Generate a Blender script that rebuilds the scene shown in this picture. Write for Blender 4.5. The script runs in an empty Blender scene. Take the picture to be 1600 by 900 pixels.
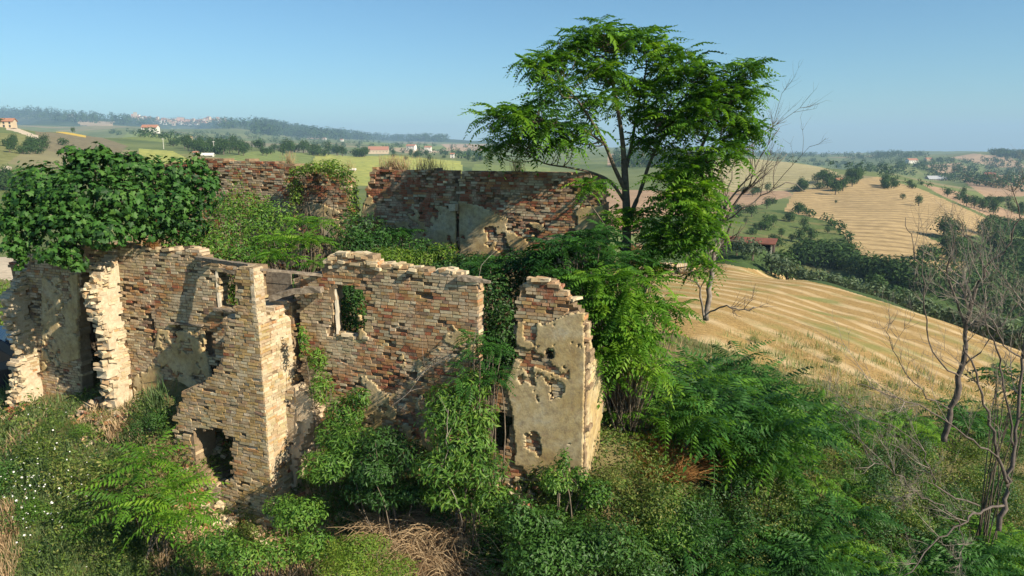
import bpy, math, random
import numpy as np
from mathutils import Vector, Matrix
R = random.Random(7)
NR = np.random.RandomState(11)
SC = bpy.context.scene
COL = SC.collection
# ------------------------------------------------------------------ camera
CZ = 8.0
FPX = 1100.0
PITCH = math.radians(11.56)
sp_, cp_ = math.sin(PITCH), math.cos(PITCH)
cam = bpy.data.cameras.new('camera')
cam.sensor_width = 36.0
cam.lens = 36.0 * FPX / 1600.0
cam.clip_start = 0.1
cam.clip_end = 30000
camo = bpy.data.objects.new('camera', cam)
camo.location = (0, 0, CZ)
camo.rotation_euler = (math.pi / 2 - PITCH, 0, 0)
COL.objects.link(camo)
SC.camera = camo
# ------------------------------------------------------------------ light
TH = math.radians(21.0)                                  # how far the house is turned from the view
AX = np.array([math.cos(TH), -math.sin(TH)])             # along the front wall, to the right
NF = np.array([-math.sin(TH), -math.cos(TH)])            # out of the front wall, to the viewer
SA, SB, SD = 1.0, 0.27, 0.72
tr = -AX * SA - NF * SB
sun_dir = Vector((tr[0], tr[1], -SD)).normalized()       # direction the light travels
w = bpy.data.worlds.new('World'); SC.world = w; w.use_nodes = True
nt = w.node_tree
bg = nt.nodes['Background']
sky = nt.nodes.new('ShaderNodeTexSky'); sky.sky_type = 'NISHITA'; sky.sun_disc = False
elev = math.asin(-sun_dir.z)
sky.sun_elevation = elev
sky.sun_rotation = math.atan2(-sun_dir.x, -sun_dir.y)
sky.altitude = 0; sky.air_density = 1.0; sky.dust_density = 0.25; sky.ozone_density = 3.5
wb = nt.nodes.new('ShaderNodeMix'); wb.data_type = 'RGBA'; wb.blend_type = 'MULTIPLY'; wb.inputs[0].default_value = 1.0; wb.inputs[7].default_value = (0.70, 0.98, 1.06, 1)
nt.links.new(sky.outputs[0], wb.inputs[6]); nt.links.new(wb.outputs[2], bg.inputs[0]); bg.inputs[1].default_value = 0.066
sl = bpy.data.lights.new('sun', 'SUN'); sl.energy = 5.0; sl.angle = math.radians(0.5); sl.color = (1.0, 0.89, 0.70)
so = bpy.data.objects.new('sun', sl); so.location = (30, -30, 60)
so.rotation_euler = sun_dir.to_track_quat('-Z', 'Y').to_euler(); COL.objects.link(so)
SC.view_settings.view_transform = 'Standard'
SC.view_settings.look = 'None'
SC.view_settings.exposure = 0.85
SC.view_settings.gamma = 1.0
SC.render.engine = 'CYCLES'
SC.cycles.max_bounces = 6; SC.cycles.transparent_max_bounces = 6; SC.cycles.volume_bounces = 0

# ------------------------------------------------------------------ pixel helpers (only used to find real positions)
def ray(u, v):
    xr = (u - 800.0) / FPX; yu = -(v - 450.0) / FPX
    return np.array([xr, cp_ + yu * sp_, -sp_ + yu * cp_])
def P(u, v, Y):
    d = ray(u, v); t = Y / d[1]
    return np.array([d[0] * t, Y, CZ + d[2] * t])
def project(p):
    p = np.asarray(p, float)
    x = p[..., 0]; y = p[..., 1]; z = p[..., 2] - CZ
    f = y * cp_ - z * sp_; up = y * sp_ + z * cp_
    f = np.where(f < 1e-3, 1e-3, f)
    return 800 + FPX * x / f, 450 - FPX * up / f
_c = P(404, 501, 13.2)
A0 = _c[:2] - 0.95 * NF                                  # front wall plane, s = 0 at the block's right edge
def W(s, o, z):
    q = A0 + AX * s + NF * o
    return np.array([q[0], q[1], z])
def px(u, v, o=0.0):                                     # pixel -> (s, z) on the plane parallel to the facade
    d = ray(u, v)
    base = A0 + NF * o
    t = np.dot(base, NF) / np.dot(d[:2], NF)
    p = d[:2] * t
    return float(np.dot(p - base, AX)), float(CZ + d[2] * t)
def pys(u, v, s):                                        # pixel -> (o, z) on the plane across the facade at s
    d = ray(u, v)
    base = A0 + AX * s
    t = np.dot(base, AX) / np.dot(d[:2], AX)
    p = d[:2] * t
    return float(np.dot(p - base, NF)), float(CZ + d[2] * t)

# ------------------------------------------------------------------ noise
class VN:
    def __init__(self, seed, n=64):
        r = np.random.RandomState(seed); self.n = n; self.g = r.rand(n, n)
    def __call__(self, x, y):
        x = np.asarray(x, float); y = np.asarray(y, float)
        xi = np.floor(x).astype(int); yi = np.floor(y).astype(int)
        fx = x - xi; fy = y - yi; fx = fx * fx * (3 - 2 * fx); fy = fy * fy * (3 - 2 * fy)
        n = self.n; g = self.g
        a = g[xi % n, yi % n]; b = g[(xi + 1) % n, yi % n]; c = g[xi % n, (yi + 1) % n]; d = g[(xi + 1) % n, (yi + 1) % n]
        return (a * (1 - fx) + b * fx) * (1 - fy) + (c * (1 - fx) + d * fx) * fy
    def f(self, x, y, o=4):
        t = 0; a = 0.5; s = 0
        for k in range(o):
            t = t + a * self(x * 2 ** k + 17.3 * k, y * 2 ** k + 5.1 * k); s += a; a *= 0.5
        return t / s
N1, N2, N3 = VN(1), VN(2), VN(3)
def inpoly(x, y, poly):
    x = np.asarray(x, float); y = np.asarray(y, float)
    ins = np.zeros(x.shape, bool); n = len(poly); j = n - 1
    for i in range(n):
        xi, yi = poly[i]; xj, yj = poly[j]
        if yi != yj:
            c = ((yi > y) != (yj > y)) & (x < (xj - xi) * (y - yi) / (yj - yi) + xi)
            ins ^= c
        j = i
    return ins

# ------------------------------------------------------------------ mesh helpers
def mk(name, verts, faces, mat=None, col=None, smooth=False, parent=None, mats=None, link=True):
    """verts (n,3); faces: (m,k) array or list of arrays of differing k; col: (n,3)"""
    me = bpy.data.meshes.new(name)
    fl = faces if isinstance(faces, list) else [faces]
    fl = [np.asarray(f, int) for f in fl if len(f)]
    verts = np.asarray(verts, float)
    me.vertices.add(len(verts)); me.vertices.foreach_set('co', verts.ravel())
    tot = sum(f.size for f in fl); nf = sum(len(f) for f in fl)
    me.loops.add(tot); me.loops.foreach_set('vertex_index', np.concatenate([f.ravel() for f in fl]))
    me.polygons.add(nf)
    sizes = np.concatenate([np.full(len(f), f.shape[1]) for f in fl])
    me.polygons.foreach_set('loop_start', np.concatenate([[0], np.cumsum(sizes)[:-1]]))
    me.polygons.foreach_set('loop_total', sizes)
    me.update(calc_edges=True)
    me.polygons.foreach_set('use_smooth', np.full(nf, bool(smooth)))
    if col is not None:
        a = me.color_attributes.new('Col', 'FLOAT_COLOR', 'POINT')
        c = np.ones((len(verts), 4)); c[:, :3] = col; a.data.foreach_set('color', c.ravel())
    if mat is not None: me.materials.append(mat)
    if not link: return me
    o = bpy.data.objects.new(name, me); COL.objects.link(o)
    if parent is not None: o.parent = parent
    return o
def tag(o, label=None, cat=None, group=None, kind=None):
    if label: o['label'] = label
    if cat: o['category'] = cat
    if group: o['group'] = group
    if kind: o['kind'] = kind
    return o
def thing(name, label, cat, loc=(0, 0, 0), rz=0, group=None, sc=1.0):
    o = bpy.data.objects.new(name, None); COL.objects.link(o); o.empty_display_size = 0.3
    o.location = loc; o.rotation_euler = (0, 0, rz); o.scale = (sc, sc, sc)
    return tag(o, label, cat, group)
def dup(root, loc, rz=0, sc=1.0, label=None, group=None):
    r = root.copy(); COL.objects.link(r); r.location = loc; r.rotation_euler = (0, 0, rz); r.scale = (sc, sc, sc) if not isinstance(sc, tuple) else sc
    if label: r['label'] = label
    if group: r['group'] = group
    for ch in list(root.children):
        c = ch.copy(); COL.objects.link(c); c.parent = r
        for g in list(ch.children):
            d = g.copy(); COL.objects.link(d); d.parent = c
    return r
class MB:
    """collects quads/tris"""
    def __init__(s): s.v = []; s.q = []; s.t = []; s.c = []; s.n = 0
    def add(s, v, q=None, t=None, c=None):
        v = np.asarray(v, float)
        if q is not None and len(q): s.q.append(np.asarray(q, int) + s.n)
        if t is not None and len(t): s.t.append(np.asarray(t, int) + s.n)
        s.v.append(v)
        cc = np.ones((len(v), 3)) if c is None else np.broadcast_to(np.asarray(c, float), (len(v), 3))
        s.c.append(cc); s.n += len(v)
    def box(s, lo, hi, c=None, jit=0, M=None):
        x0, y0, z0 = lo; x1, y1, z1 = hi
        v = np.array([[x0,y0,z0],[x1,y0,z0],[x1,y1,z0],[x0,y1,z0],[x0,y0,z1],[x1,y0,z1],[x1,y1,z1],[x0,y1,z1]], float)
        if jit: v += NR.uniform(-jit, jit, v.shape)
        if M is not None: v = v @ M[:3, :3].T + M[:3, 3]
        s.add(v, BQ, None, c)
    def tube(s, pts, rad, seg=6, c=None, cap=True):
        pts = np.asarray(pts, float); n = len(pts); rad = np.broadcast_to(rad, (n,))
        d = np.gradient(pts, axis=0); d /= np.linalg.norm(d, axis=1)[:, None] + 1e-9
        up = np.where(np.abs(d[:, 2:3]) > 0.9, np.array([[1., 0, 0]]), np.array([[0, 0, 1.]]))
        a = np.cross(d, up); a /= np.linalg.norm(a, axis=1)[:, None] + 1e-9; b = np.cross(d, a)
        th = np.arange(seg) * 2 * math.pi / seg
        v = pts[:, None] + rad[:, None, None] * (np.cos(th)[None, :, None] * a[:, None] + np.sin(th)[None, :, None] * b[:, None])
        i = np.arange(n - 1)[:, None] * seg; k = np.arange(seg)[None]; k2 = (k + 1) % seg
        q = np.stack([i + k, i + k2, i + seg + k2, i + seg + k], -1).reshape(-1, 4)
        v = v.reshape(-1, 3)
        t = None
        if cap:
            v = np.vstack([v, pts[0], pts[-1]]); kk = np.arange(seg); kn = (kk + 1) % seg
            t = np.vstack([np.stack([kn, kk, np.full(seg, n * seg)], -1), np.stack([(n - 1) * seg + kk, (n - 1) * seg + kn, np.full(seg, n * seg + 1)], -1)])
        s.add(v, q, t, c)
    def build(s, name, mat, parent=None, smooth=False, link=True):
        fs = []
        if s.q: fs.append(np.vstack(s.q))
        if s.t: fs.append(np.vstack(s.t))
        return mk(name, np.vstack(s.v), fs, mat, np.vstack(s.c), smooth, parent, link=link)
BQ = np.array([[0,3,2,1],[4,5,6,7],[0,1,5,4],[1,2,6,5],[2,3,7,6],[3,0,4,7]])
# ------------------------------------------------------------------ materials
def new_mat(name):
    m = bpy.data.materials.new(name); m.use_nodes = True
    t = m.node_tree; t.nodes.clear()
    out = t.nodes.new('ShaderNodeOutputMaterial')
    return m, t, out
def node(t, typ, **kw):
    n = t.nodes.new(typ)
    for k, v in kw.items(): setattr(n, k, v)
    return n
def noise(t, scale, detail=4, rough=0.55, vec=None, dist=0.0):
    n = node(t, 'ShaderNodeTexNoise'); n.inputs['Scale'].default_value = scale
    n.inputs['Detail'].default_value = detail; n.inputs['Roughness'].default_value = rough; n.inputs['Distortion'].default_value = dist
    if vec is None:
        g = node(t, 'ShaderNodeNewGeometry'); vec = g.outputs['Position']
    t.links.new(vec, n.inputs['Vector'])
    return n.outputs['Fac']
def ramp(t, fac, stops):
    r = node(t, 'ShaderNodeValToRGB')
    e = r.color_ramp.elements
    while len(e) < len(stops): e.new(0.5)
    for i, (p, c) in enumerate(stops):
        e[i].position = p; e[i].color = (*c, 1) if len(c) == 3 else c
    t.links.new(fac, r.inputs[0]); return r.outputs[0]
def mix(t, fac, a, b, mode='MIX'):
    n = node(t, 'ShaderNodeMix', data_type='RGBA', blend_type=mode)
    for s, v in ((n.inputs[0], fac), (n.inputs[6], a), (n.inputs[7], b)):
        if isinstance(v, (int, float)): s.default_value = v
        elif isinstance(v, tuple): s.default_value = (*v, 1)
        else: t.links.new(v, s)
    return n.outputs[2]
def bump(t, h, strength=0.5, dist=0.02):
    b = node(t, 'ShaderNodeBump'); b.inputs['Strength'].default_value = strength; b.inputs['Distance'].default_value = dist
    t.links.new(h, b.inputs['Height']); return b.outputs[0]
def princ(t, out, col, rough=0.9, nrm=None, spec=0.2, metal=0.0):
    p = node(t, 'ShaderNodeBsdfPrincipled')
    if isinstance(col, tuple): p.inputs['Base Color'].default_value = (*col, 1)
    else: t.links.new(col, p.inputs['Base Color'])
    p.inputs['Roughness'].default_value = rough; p.inputs['Specular IOR Level'].default_value = spec
    p.inputs['Metallic'].default_value = metal
    if nrm is not None: t.links.new(nrm, p.inputs['Normal'])
    t.links.new(p.outputs[0], out.inputs[0]); return p
def attr(t, name='Col'):
    a = node(t, 'ShaderNodeAttribute'); a.attribute_name = name; return a
def simple(name, c, rough=0.85, c2=None, scale=6.0, spec=0.2, bmp=0.0, metal=0.0):
    m, t, out = new_mat(name)
    if c2 is None: c2 = tuple(x * 0.7 for x in c)
    f = noise(t, scale, 5)
    col = ramp(t, f, [(0.3, c2), (0.7, c)])
    princ(t, out, col, rough, bump(t, noise(t, scale * 6, 3), bmp, 0.01) if bmp else None, spec, metal)
    return m
def leaf_mat(name, c_dark, c_light, rough=0.45, trans=0.35, hue=None, clump=0.9, spec=0.35):
    """colour varies per leaf (vertex attribute r), by clump noise"""
    m, t, out = new_mat(name)
    a = attr(t, 'Col')
    sep = node(t, 'ShaderNodeSeparateColor'); t.links.new(a.outputs['Color'], sep.inputs[0])
    n = noise(t, clump, 3)
    ma = node(t, 'ShaderNodeMath', operation='MULTIPLY_ADD'); t.links.new(n, ma.inputs[0]); ma.inputs[1].default_value = 1.3; ma.inputs[2].default_value = -0.65
    ad = node(t, 'ShaderNodeMath', operation='ADD'); t.links.new(sep.outputs[0], ad.inputs[0]); t.links.new(ma.outputs[0], ad.inputs[1])
    stops = [(0.05, c_dark), (0.85, c_light)]
    if hue: stops = [(0.05, c_dark), (0.6, c_light), (0.97, hue)]
    col = ramp(t, ad.outputs[0], stops)
    p = node(t, 'ShaderNodeBsdfPrincipled'); t.links.new(col, p.inputs['Base Color'])
    p.inputs['Roughness'].default_value = rough; p.inputs['Specular IOR Level'].default_value = spec
    tl = node(t, 'ShaderNodeBsdfTranslucent')
    tc = mix(t, 1.0, col, (1.25, 1.25, 0.5), 'MULTIPLY'); t.links.new(tc, tl.inputs[0])
    mx = node(t, 'ShaderNodeMixShader'); mx.inputs[0].default_value = trans
    t.links.new(p.outputs[0], mx.inputs[1]); t.links.new(tl.outputs[0], mx.inputs[2]); t.links.new(mx.outputs[0], out.inputs[0])
    return m
# brick: colour per brick, lime bloom and soot over it
def brick_mat():
    m, t, out = new_mat('old brick')
    a = attr(t)
    c = mix(t, 1.0, a.outputs['Color'], ramp(t, noise(t, 22, 5, 0.65), [(0.28, (0.70, 0.68, 0.66)), (0.72, (1.12, 1.11, 1.10))]), 'MULTIPLY')
    lime = ramp(t, noise(t, 2.3, 6, 0.68), [(0.50, (0, 0, 0)), (0.64, (0.8, 0.8, 0.8))])
    c = mix(t, lime, c, (0.52, 0.42, 0.29))
    moss = ramp(t, noise(t, 1.1, 6, 0.7, dist=0.4), [(0.55, (0, 0, 0)), (0.75, (0.3, 0.3, 0.3))])
    c = mix(t, moss, c, (0.20, 0.17, 0.12))
    princ(t, out, c, 0.92, bump(t, noise(t, 45, 4, 0.7), 0.5, 0.006), 0.12)
    return m
def mortar_mat(name, c1, c2, c3):
    m, t, out = new_mat(name)
    c = ramp(t, noise(t, 9, 6, 0.7), [(0.3, c2), (0.62, c1)])
    s = ramp(t, noise(t, 1.2, 6, 0.65, dist=0.5), [(0.48, (0, 0, 0)), (0.68, (0.85, 0.85, 0.85))])
    c = mix(t, s, c, c3)
    princ(t, out, c, 0.95, bump(t, noise(t, 35, 6, 0.7), 0.8, 0.02), 0.1)
    return m
def plaster_mat():
    m, t, out = new_mat('old lime plaster')
    c = ramp(t, noise(t, 1.6, 7, 0.65, dist=0.3), [(0.30, (0.34, 0.22, 0.09)), (0.45, (0.47, 0.35, 0.17)), (0.60, (0.53, 0.43, 0.26)), (0.76, (0.40, 0.38, 0.32))])
    c = mix(t, ramp(t, noise(t, 9, 7, 0.75), [(0.34, (0.75,) * 3), (0.56, (0.0,) * 3)]), c, (0.22, 0.16, 0.10))
    c = mix(t, ramp(t, noise(t, 5, 5, 0.7), [(0.55, (0.0,) * 3), (0.68, (0.5,) * 3)]), c, (0.40, 0.26, 0.16))
    princ(t, out, c, 0.9, bump(t, noise(t, 26, 6, 0.65), 0.5, 0.012), 0.12)
    return m
M_BRICK = brick_mat()
M_CORE = mortar_mat('mortar core', (0.30, 0.22, 0.14), (0.17, 0.12, 0.075), (0.22, 0.15, 0.09))
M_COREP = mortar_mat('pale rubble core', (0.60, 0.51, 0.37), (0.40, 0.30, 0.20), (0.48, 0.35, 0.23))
M_PLAST = plaster_mat()
M_WOOD = simple('weathered timber', (0.30, 0.25, 0.19), 0.9, (0.13, 0.10, 0.075), 14, 0.15, 0.6)
M_BARK = simple('grey bark', (0.20, 0.16, 0.12), 0.9, (0.075, 0.06, 0.045), 10, 0.15, 0.7)
M_BARKP = simple('pale bark', (0.40, 0.34, 0.25), 0.9, (0.20, 0.16, 0.11), 8, 0.15, 0.7)
M_DEAD = simple('dead silver wood', (0.34, 0.29, 0.24), 0.85, (0.12, 0.10, 0.085), 7, 0.2, 0.5)
M_DEADD = simple('dark dead wood', (0.17, 0.14, 0.12), 0.85, (0.07, 0.055, 0.05), 7, 0.2, 0.5)
M_AIL = leaf_mat('ailanthus leaf', (0.030, 0.095, 0.012), (0.12, 0.27, 0.025), 0.5, 0.45, (0.20, 0.34, 0.03), 0.7, 0.2)
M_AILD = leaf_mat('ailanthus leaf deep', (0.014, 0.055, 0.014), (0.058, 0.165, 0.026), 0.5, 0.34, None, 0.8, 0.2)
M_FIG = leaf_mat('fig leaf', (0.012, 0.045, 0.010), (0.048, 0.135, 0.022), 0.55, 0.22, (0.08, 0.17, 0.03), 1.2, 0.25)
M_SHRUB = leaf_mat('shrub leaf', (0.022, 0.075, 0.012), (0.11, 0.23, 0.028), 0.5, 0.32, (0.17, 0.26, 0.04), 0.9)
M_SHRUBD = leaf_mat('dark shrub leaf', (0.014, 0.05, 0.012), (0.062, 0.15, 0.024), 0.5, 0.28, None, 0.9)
M_LIME = leaf_mat('yellow green leaf', (0.06, 0.13, 0.012), (0.17, 0.28, 0.03), 0.5, 0.4, (0.28, 0.33, 0.05), 1.2)
M_IVY = leaf_mat('ivy leaf', (0.03, 0.08, 0.012), (0.13, 0.22, 0.03), 0.4, 0.3, (0.22, 0.30, 0.04), 2.0)
M_WEED = leaf_mat('weed leaf', (0.02, 0.06, 0.012), (0.14, 0.21, 0.035), 0.6, 0.35, (0.30, 0.28, 0.09), 0.6)
M_GRASS = leaf_mat('grass blade', (0.04, 0.09, 0.03), (0.15, 0.22, 0.08), 0.6, 0.3, (0.30, 0.30, 0.12), 0.5)
M_DRY = leaf_mat('dry stalks', (0.26, 0.16, 0.085), (0.56, 0.42, 0.26), 0.8, 0.2, None, 1.5, 0.1)
M_RUST = leaf_mat('rusty dry stalks', (0.20, 0.09, 0.03), (0.42, 0.22, 0.08), 0.8, 0.2, None, 1.5, 0.1)
M_OLIVE = leaf_mat('olive leaf', (0.04, 0.07, 0.035), (0.12, 0.17, 0.08), 0.6, 0.2, None, 0.5)
M_FARG = leaf_mat('broadleaf crown', (0.018, 0.045, 0.012), (0.06, 0.115, 0.025), 0.7, 0.2, None, 0.3, 0.15)
M_FLOW = simple('white petals', (0.8, 0.8, 0.76), 0.7, (0.7, 0.7, 0.64), 5)

HAZE_D = 0.00018
# ------------------------------------------------------------------ terrain
cps = []   # x, y, z
def cp(u, v, Y, dz=0.0):
    p = P(u, v, Y); cps.append((p[0], p[1], p[2] - CZ + dz))
def cxy(x, y, z): cps.append((x, y, z))
# around and under the house (z relative to the camera)
for (x, y, z) in [(-14, 19, -6.7), (-11.5, 17.4, -6.05), (-9, 15.6, -5.95), (-7.2, 14.6, -5.95), (-6.2, 12.6, -7.9), (-6.6, 13.9, -7.1), (-7.1, 13.4, -7.4), (-4.7, 12.9, -7.95), (-3.4, 13.2, -7.0),
                  (-1.5, 12.6, -6.85), (0.3, 12.0, -6.5), (1.6, 11.6, -6.4), (3.2, 12.6, -6.6), (-9, 13.2, -7.0), (-12, 14.5, -7.0), (-14, 13, -8),
                  (-7, 11.2, -8.5), (-3, 11.3, -8.5), (0, 10.9, -8.0), (3, 10.6, -8.1), (6, 10.5, -8.6), (10, 10, -9.3), (-12, 10.5, -8.8),
                  (-8, 8, -9.6), (0, 8, -9.4), (8, 8, -9.9), (-8, 3, -10.5), (0, 3, -10.5), (8, 3, -11), (0, -5, -11), (-12, -5, -11), (12, -5, -12), (20, 5, -13), (-20, 5, -10),
                  (-8, 18.5, -5.3), (-4, 17.5, -5.0), (0, 16, -5.0), (-10, 22, -6), (-3, 21, -6), (2, 19, -6), (4, 16, -6.6), (6, 14, -7.2), (5, 19, -6.9), (8.5, 13.5, -8.4), (7, 17, -7.9),
                  (13, 14, -9.3), (0, 30, -8.2), (-10, 30, -9), (-20, 26, -8.5), (20, 14, -12.5),
                  (40, 0, -22), (-40, 0, -14), (0, -40, -16), (40, -40, -26), (-40, -40, -16), (0, -200, -25), (200, 0, -40), (-200, 0, -20), (0, -1500, -20), (1500, 0, -50), (-1500, 0, 10), (0, -6000, 0), (6000, 0, -40), (-6000, 0, 60)]:
    cxy(x, y, z)
for u, v, Y in [
    # left side
    (0, 440, 45), (0, 402, 70), (-200, 440, 45), (0, 385, 110), (0, 330, 170), (0, 300, 210), (0, 270, 260), (0, 245, 310), (0, 215, 380), (0, 197, 450), (-250, 200, 450), (-250, 330, 170),
    (150, 400, 70), (150, 330, 150), (120, 290, 230), (110, 262, 300), (100, 235, 380), (100, 215, 470), (100, 205, 560), (200, 250, 360), (200, 225, 520), (200, 213, 680),
    (300, 262, 330), (300, 240, 450), (300, 226, 620), (240, 210, 850), (400, 232, 700), (370, 228, 650), (400, 275, 320), (500, 275, 380), (500, 250, 520), (500, 240, 700),
    (620, 268, 430), (620, 246, 620), (620, 240, 800), (720, 262, 560), (720, 246, 800), (800, 250, 700), (900, 300, 400), (900, 262, 700),
    (330, 300, 180), (500, 320, 150), (700, 320, 150), (900, 350, 130), (1000, 330, 240),
    # far left: ridge with the town
    (0, 198, 2200), (120, 196, 2400), (0, 176, 3600), (50, 172, 3600), (90, 178, 3600), (130, 181, 3700), (180, 187, 3800), (205, 182, 3900), (240, 183, 3900), (290, 191, 3900), (330, 187, 3900), (400, 194, 3900), (450, 203, 4000), (540, 211, 4000), (590, 213, 4000), (680, 217, 4000), (760, 222, 4200), (850, 226, 4200),
    (-250, 178, 3600), (300, 205, 2400), (300, 215, 1400), (200, 205, 1500), (450, 215, 2400), (450, 226, 1300), (600, 222, 2400), (600, 232, 1300), (750, 228, 2400), (750, 238, 1300),
    # middle
    (1000, 300, 380), (1000, 262, 650), (1000, 245, 1100), (950, 234, 2200), (1000, 232, 4000),
    # near field on the right
    (1100, 540, 24), (1100, 500, 31), (1100, 470, 43), (1100, 440, 70), (1100, 418, 108), (1000, 420, 95), (1000, 500, 30), (950, 440, 60), (900, 420, 70),
    (1200, 540, 29), (1200, 500, 38), (1200, 460, 60), (1200, 429, 98), (1300, 560, 29), (1300, 520, 38), (1300, 480, 58), (1300, 451, 88),
    (1400, 600, 27), (1400, 560, 35), (1400, 520, 48), (1400, 483, 74), (1500, 620, 28), (1500, 570, 40), (1500, 517, 62), (1600, 650, 27), (1600, 600, 38), (1600, 553, 54), (1750, 650, 32), (1750, 600, 46),
    # valley and the hillside beyond
    (1200, 400, 195), (1166, 395.5, 118), (1140, 394, 118), (1196, 397, 117), (1200, 370, 225), (1200, 345, 260), (1250, 330, 300), (1100, 350, 230), (1100, 320, 330), (1150, 300, 400), (1200, 285, 460), (1200, 262, 620), (1100, 262, 600), (1150, 250, 760), (1250, 255, 760),
    (1320, 395, 205), (1300, 350, 265), (1300, 310, 360), (1300, 280, 450), (1330, 268, 560), (1400, 425, 175), (1400, 400, 200), (1400, 350, 262), (1400, 310, 350), (1400, 285, 450), (1400, 272, 620), (1470, 430, 175),
    (1460, 375, 235), (1520, 355, 270), (1480, 320, 340), (1560, 340, 330), (1620, 340, 360), (1500, 295, 520), (1600, 305, 560), (1560, 280, 800), (1640, 280, 800), (1750, 300, 600), (1750, 350, 330),
    (1350, 262, 1000), (1420, 262, 1000), (1500, 268, 1050), (1450, 253, 1350), (1520, 252, 1400), (1380, 250, 1600), (1300, 250, 1700), (1250, 243, 2200), (1330, 245, 2400), (1400, 242, 1900), (1470, 244, 1900), (1540, 239, 1700), (1600, 243, 1700), (1750, 240, 1700), (1200, 240, 3000), (1100, 236, 3500), (1000, 230, 5000)]:
    cp(u, v, Y)
# hidden hollows
for u, Y, z in [(0, 130, -22), (100, 100, -20), (300, 110, -24), (500, 90, -18), (700, 90, -17), (0, 900, -10), (200, 1100, -25), (400, 1000, -25), (600, 1000, -25), (800, 1000, -28), (0, 3000, 10), (300, 3200, 10), (600, 3200, 0),
                (1100, 145, -31), (1200, 140, -33), (1300, 120, -34), (1400, 105, -33), (1500, 90, -32), (1600, 80, -31), (1500, 140, -38), (1600, 140, -38), (1750, 80, -33), (1750, 180, -42), (1600, 220, -40), (1450, 800, -45), (1300, 900, -35), (1550, 1200, -50), (1300, 1300, -50)]:
    d = ray(u, 300); cxy(d[0] / d[1] * Y, Y, z)
for a in range(-170, 181, 25):
    for r_, z in ((5200, -60), (8500, -150)): cxy(math.sin(math.radians(a)) * r_, math.cos(math.radians(a)) * r_, z)
for rx in (1, -1):
    for Y in (400, 1500): cxy(rx * 2.2 * Y, Y, -20 if rx > 0 else 0)
CPA = np.array(cps)
def warp(x, y):
    r = np.sqrt(x * x + y * y); a = np.arctan2(x, y); L = np.log1p(r / 6.0)
    return np.stack([L * np.sin(a) * 1.0, L * np.cos(a) * 1.0], -1)
WC = warp(CPA[:, 0], CPA[:, 1]); EPS = 0.05
def kern(d2): return np.sqrt(d2 + EPS * EPS)
Kc = -kern(((WC[:, None] - WC[None]) ** 2).sum(-1)); nC = len(WC)
Amat = np.zeros((nC + 3, nC + 3)); Amat[:nC, :nC] = Kc - np.eye(nC) * 0.002
Amat[:nC, nC] = 1; Amat[:nC, nC + 1:] = WC; Amat[nC, :nC] = 1; Amat[nC + 1:, :nC] = WC.T
wts = np.linalg.solve(Amat, np.concatenate([CPA[:, 2], np.zeros(3)]))
def hgt(x, y):
    x = np.atleast_1d(np.asarray(x, float)); y = np.atleast_1d(np.asarray(y, float))
    sh = x.shape; x = x.ravel(); y = y.ravel(); out = np.zeros(len(x))
    for i in range(0, len(x), 20000):
        q = warp(x[i:i + 20000], y[i:i + 20000])
        d2 = (q ** 2).sum(1)[:, None] + (WC ** 2).sum(1)[None] - 2 * q @ WC.T
        out[i:i + 20000] = -kern(np.maximum(d2, 0)) @ wts[:nC] + wts[nC] + q @ wts[nC + 1:]
    r = np.sqrt(x * x + y * y)
    out += (N1.f(x / 3.1, y / 3.1, 3) - 0.5) * 0.35 * np.clip(1 - r / 30, 0, 1)
    out += (N2.f(x / 90 + 9, y / 90, 3) - 0.5) * np.clip((r - 250) / 600, 0, 1) * 7
    out += (N3.f(x / 350 + 9, y / 350, 3) - 0.5) * np.clip((r - 1500) / 1500, 0, 1) * 26
    return (out + CZ).reshape(sh)
def gz(x, y): return float(hgt(x, y)[0])
azf = np.radians(np.concatenate([np.arange(-180, -44, 4), np.arange(-44, 44, 0.13), np.arange(44, 180.1, 4)]))
rr = [1.2]
while rr[-1] < 9000:
    g = 1.03 if rr[-1] < 8 else (1.014 if rr[-1] < 50 or 900 < rr[-1] < 5000 else (1.008 if rr[-1] < 900 else 1.05))
    rr.append(rr[-1] * g)
rr = np.array(rr)
nA, nRr = len(azf), len(rr)
GX = rr[:, None] * np.sin(azf)[None]; GY = rr[:, None] * np.cos(azf)[None]
def hgt_grid():
    # evaluate exactly on a thinned azimuth grid, interpolate the smooth part
    return hgt(GX, GY)
GZ = hgt_grid()
TV = np.stack([GX, GY, GZ], -1)
TU, TVv = project(TV)
cx = (TU[:-1, :-1] + TU[1:, 1:]) / 2; cy = (TVv[:-1, :-1] + TVv[1:, 1:]) / 2
cr = (GY[:-1, :-1] + GY[1:, 1:]) / 2; cxx = (GX[:-1, :-1] + GX[1:, 1:]) / 2
reg = np.zeros(cx.shape, int)
wob = (N2.f(cxx / 12, cr / 12, 3) - 0.5) * 10 * np.clip(30 / cr, 0.0, 1) * (cr < 60)
REG = []
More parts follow.
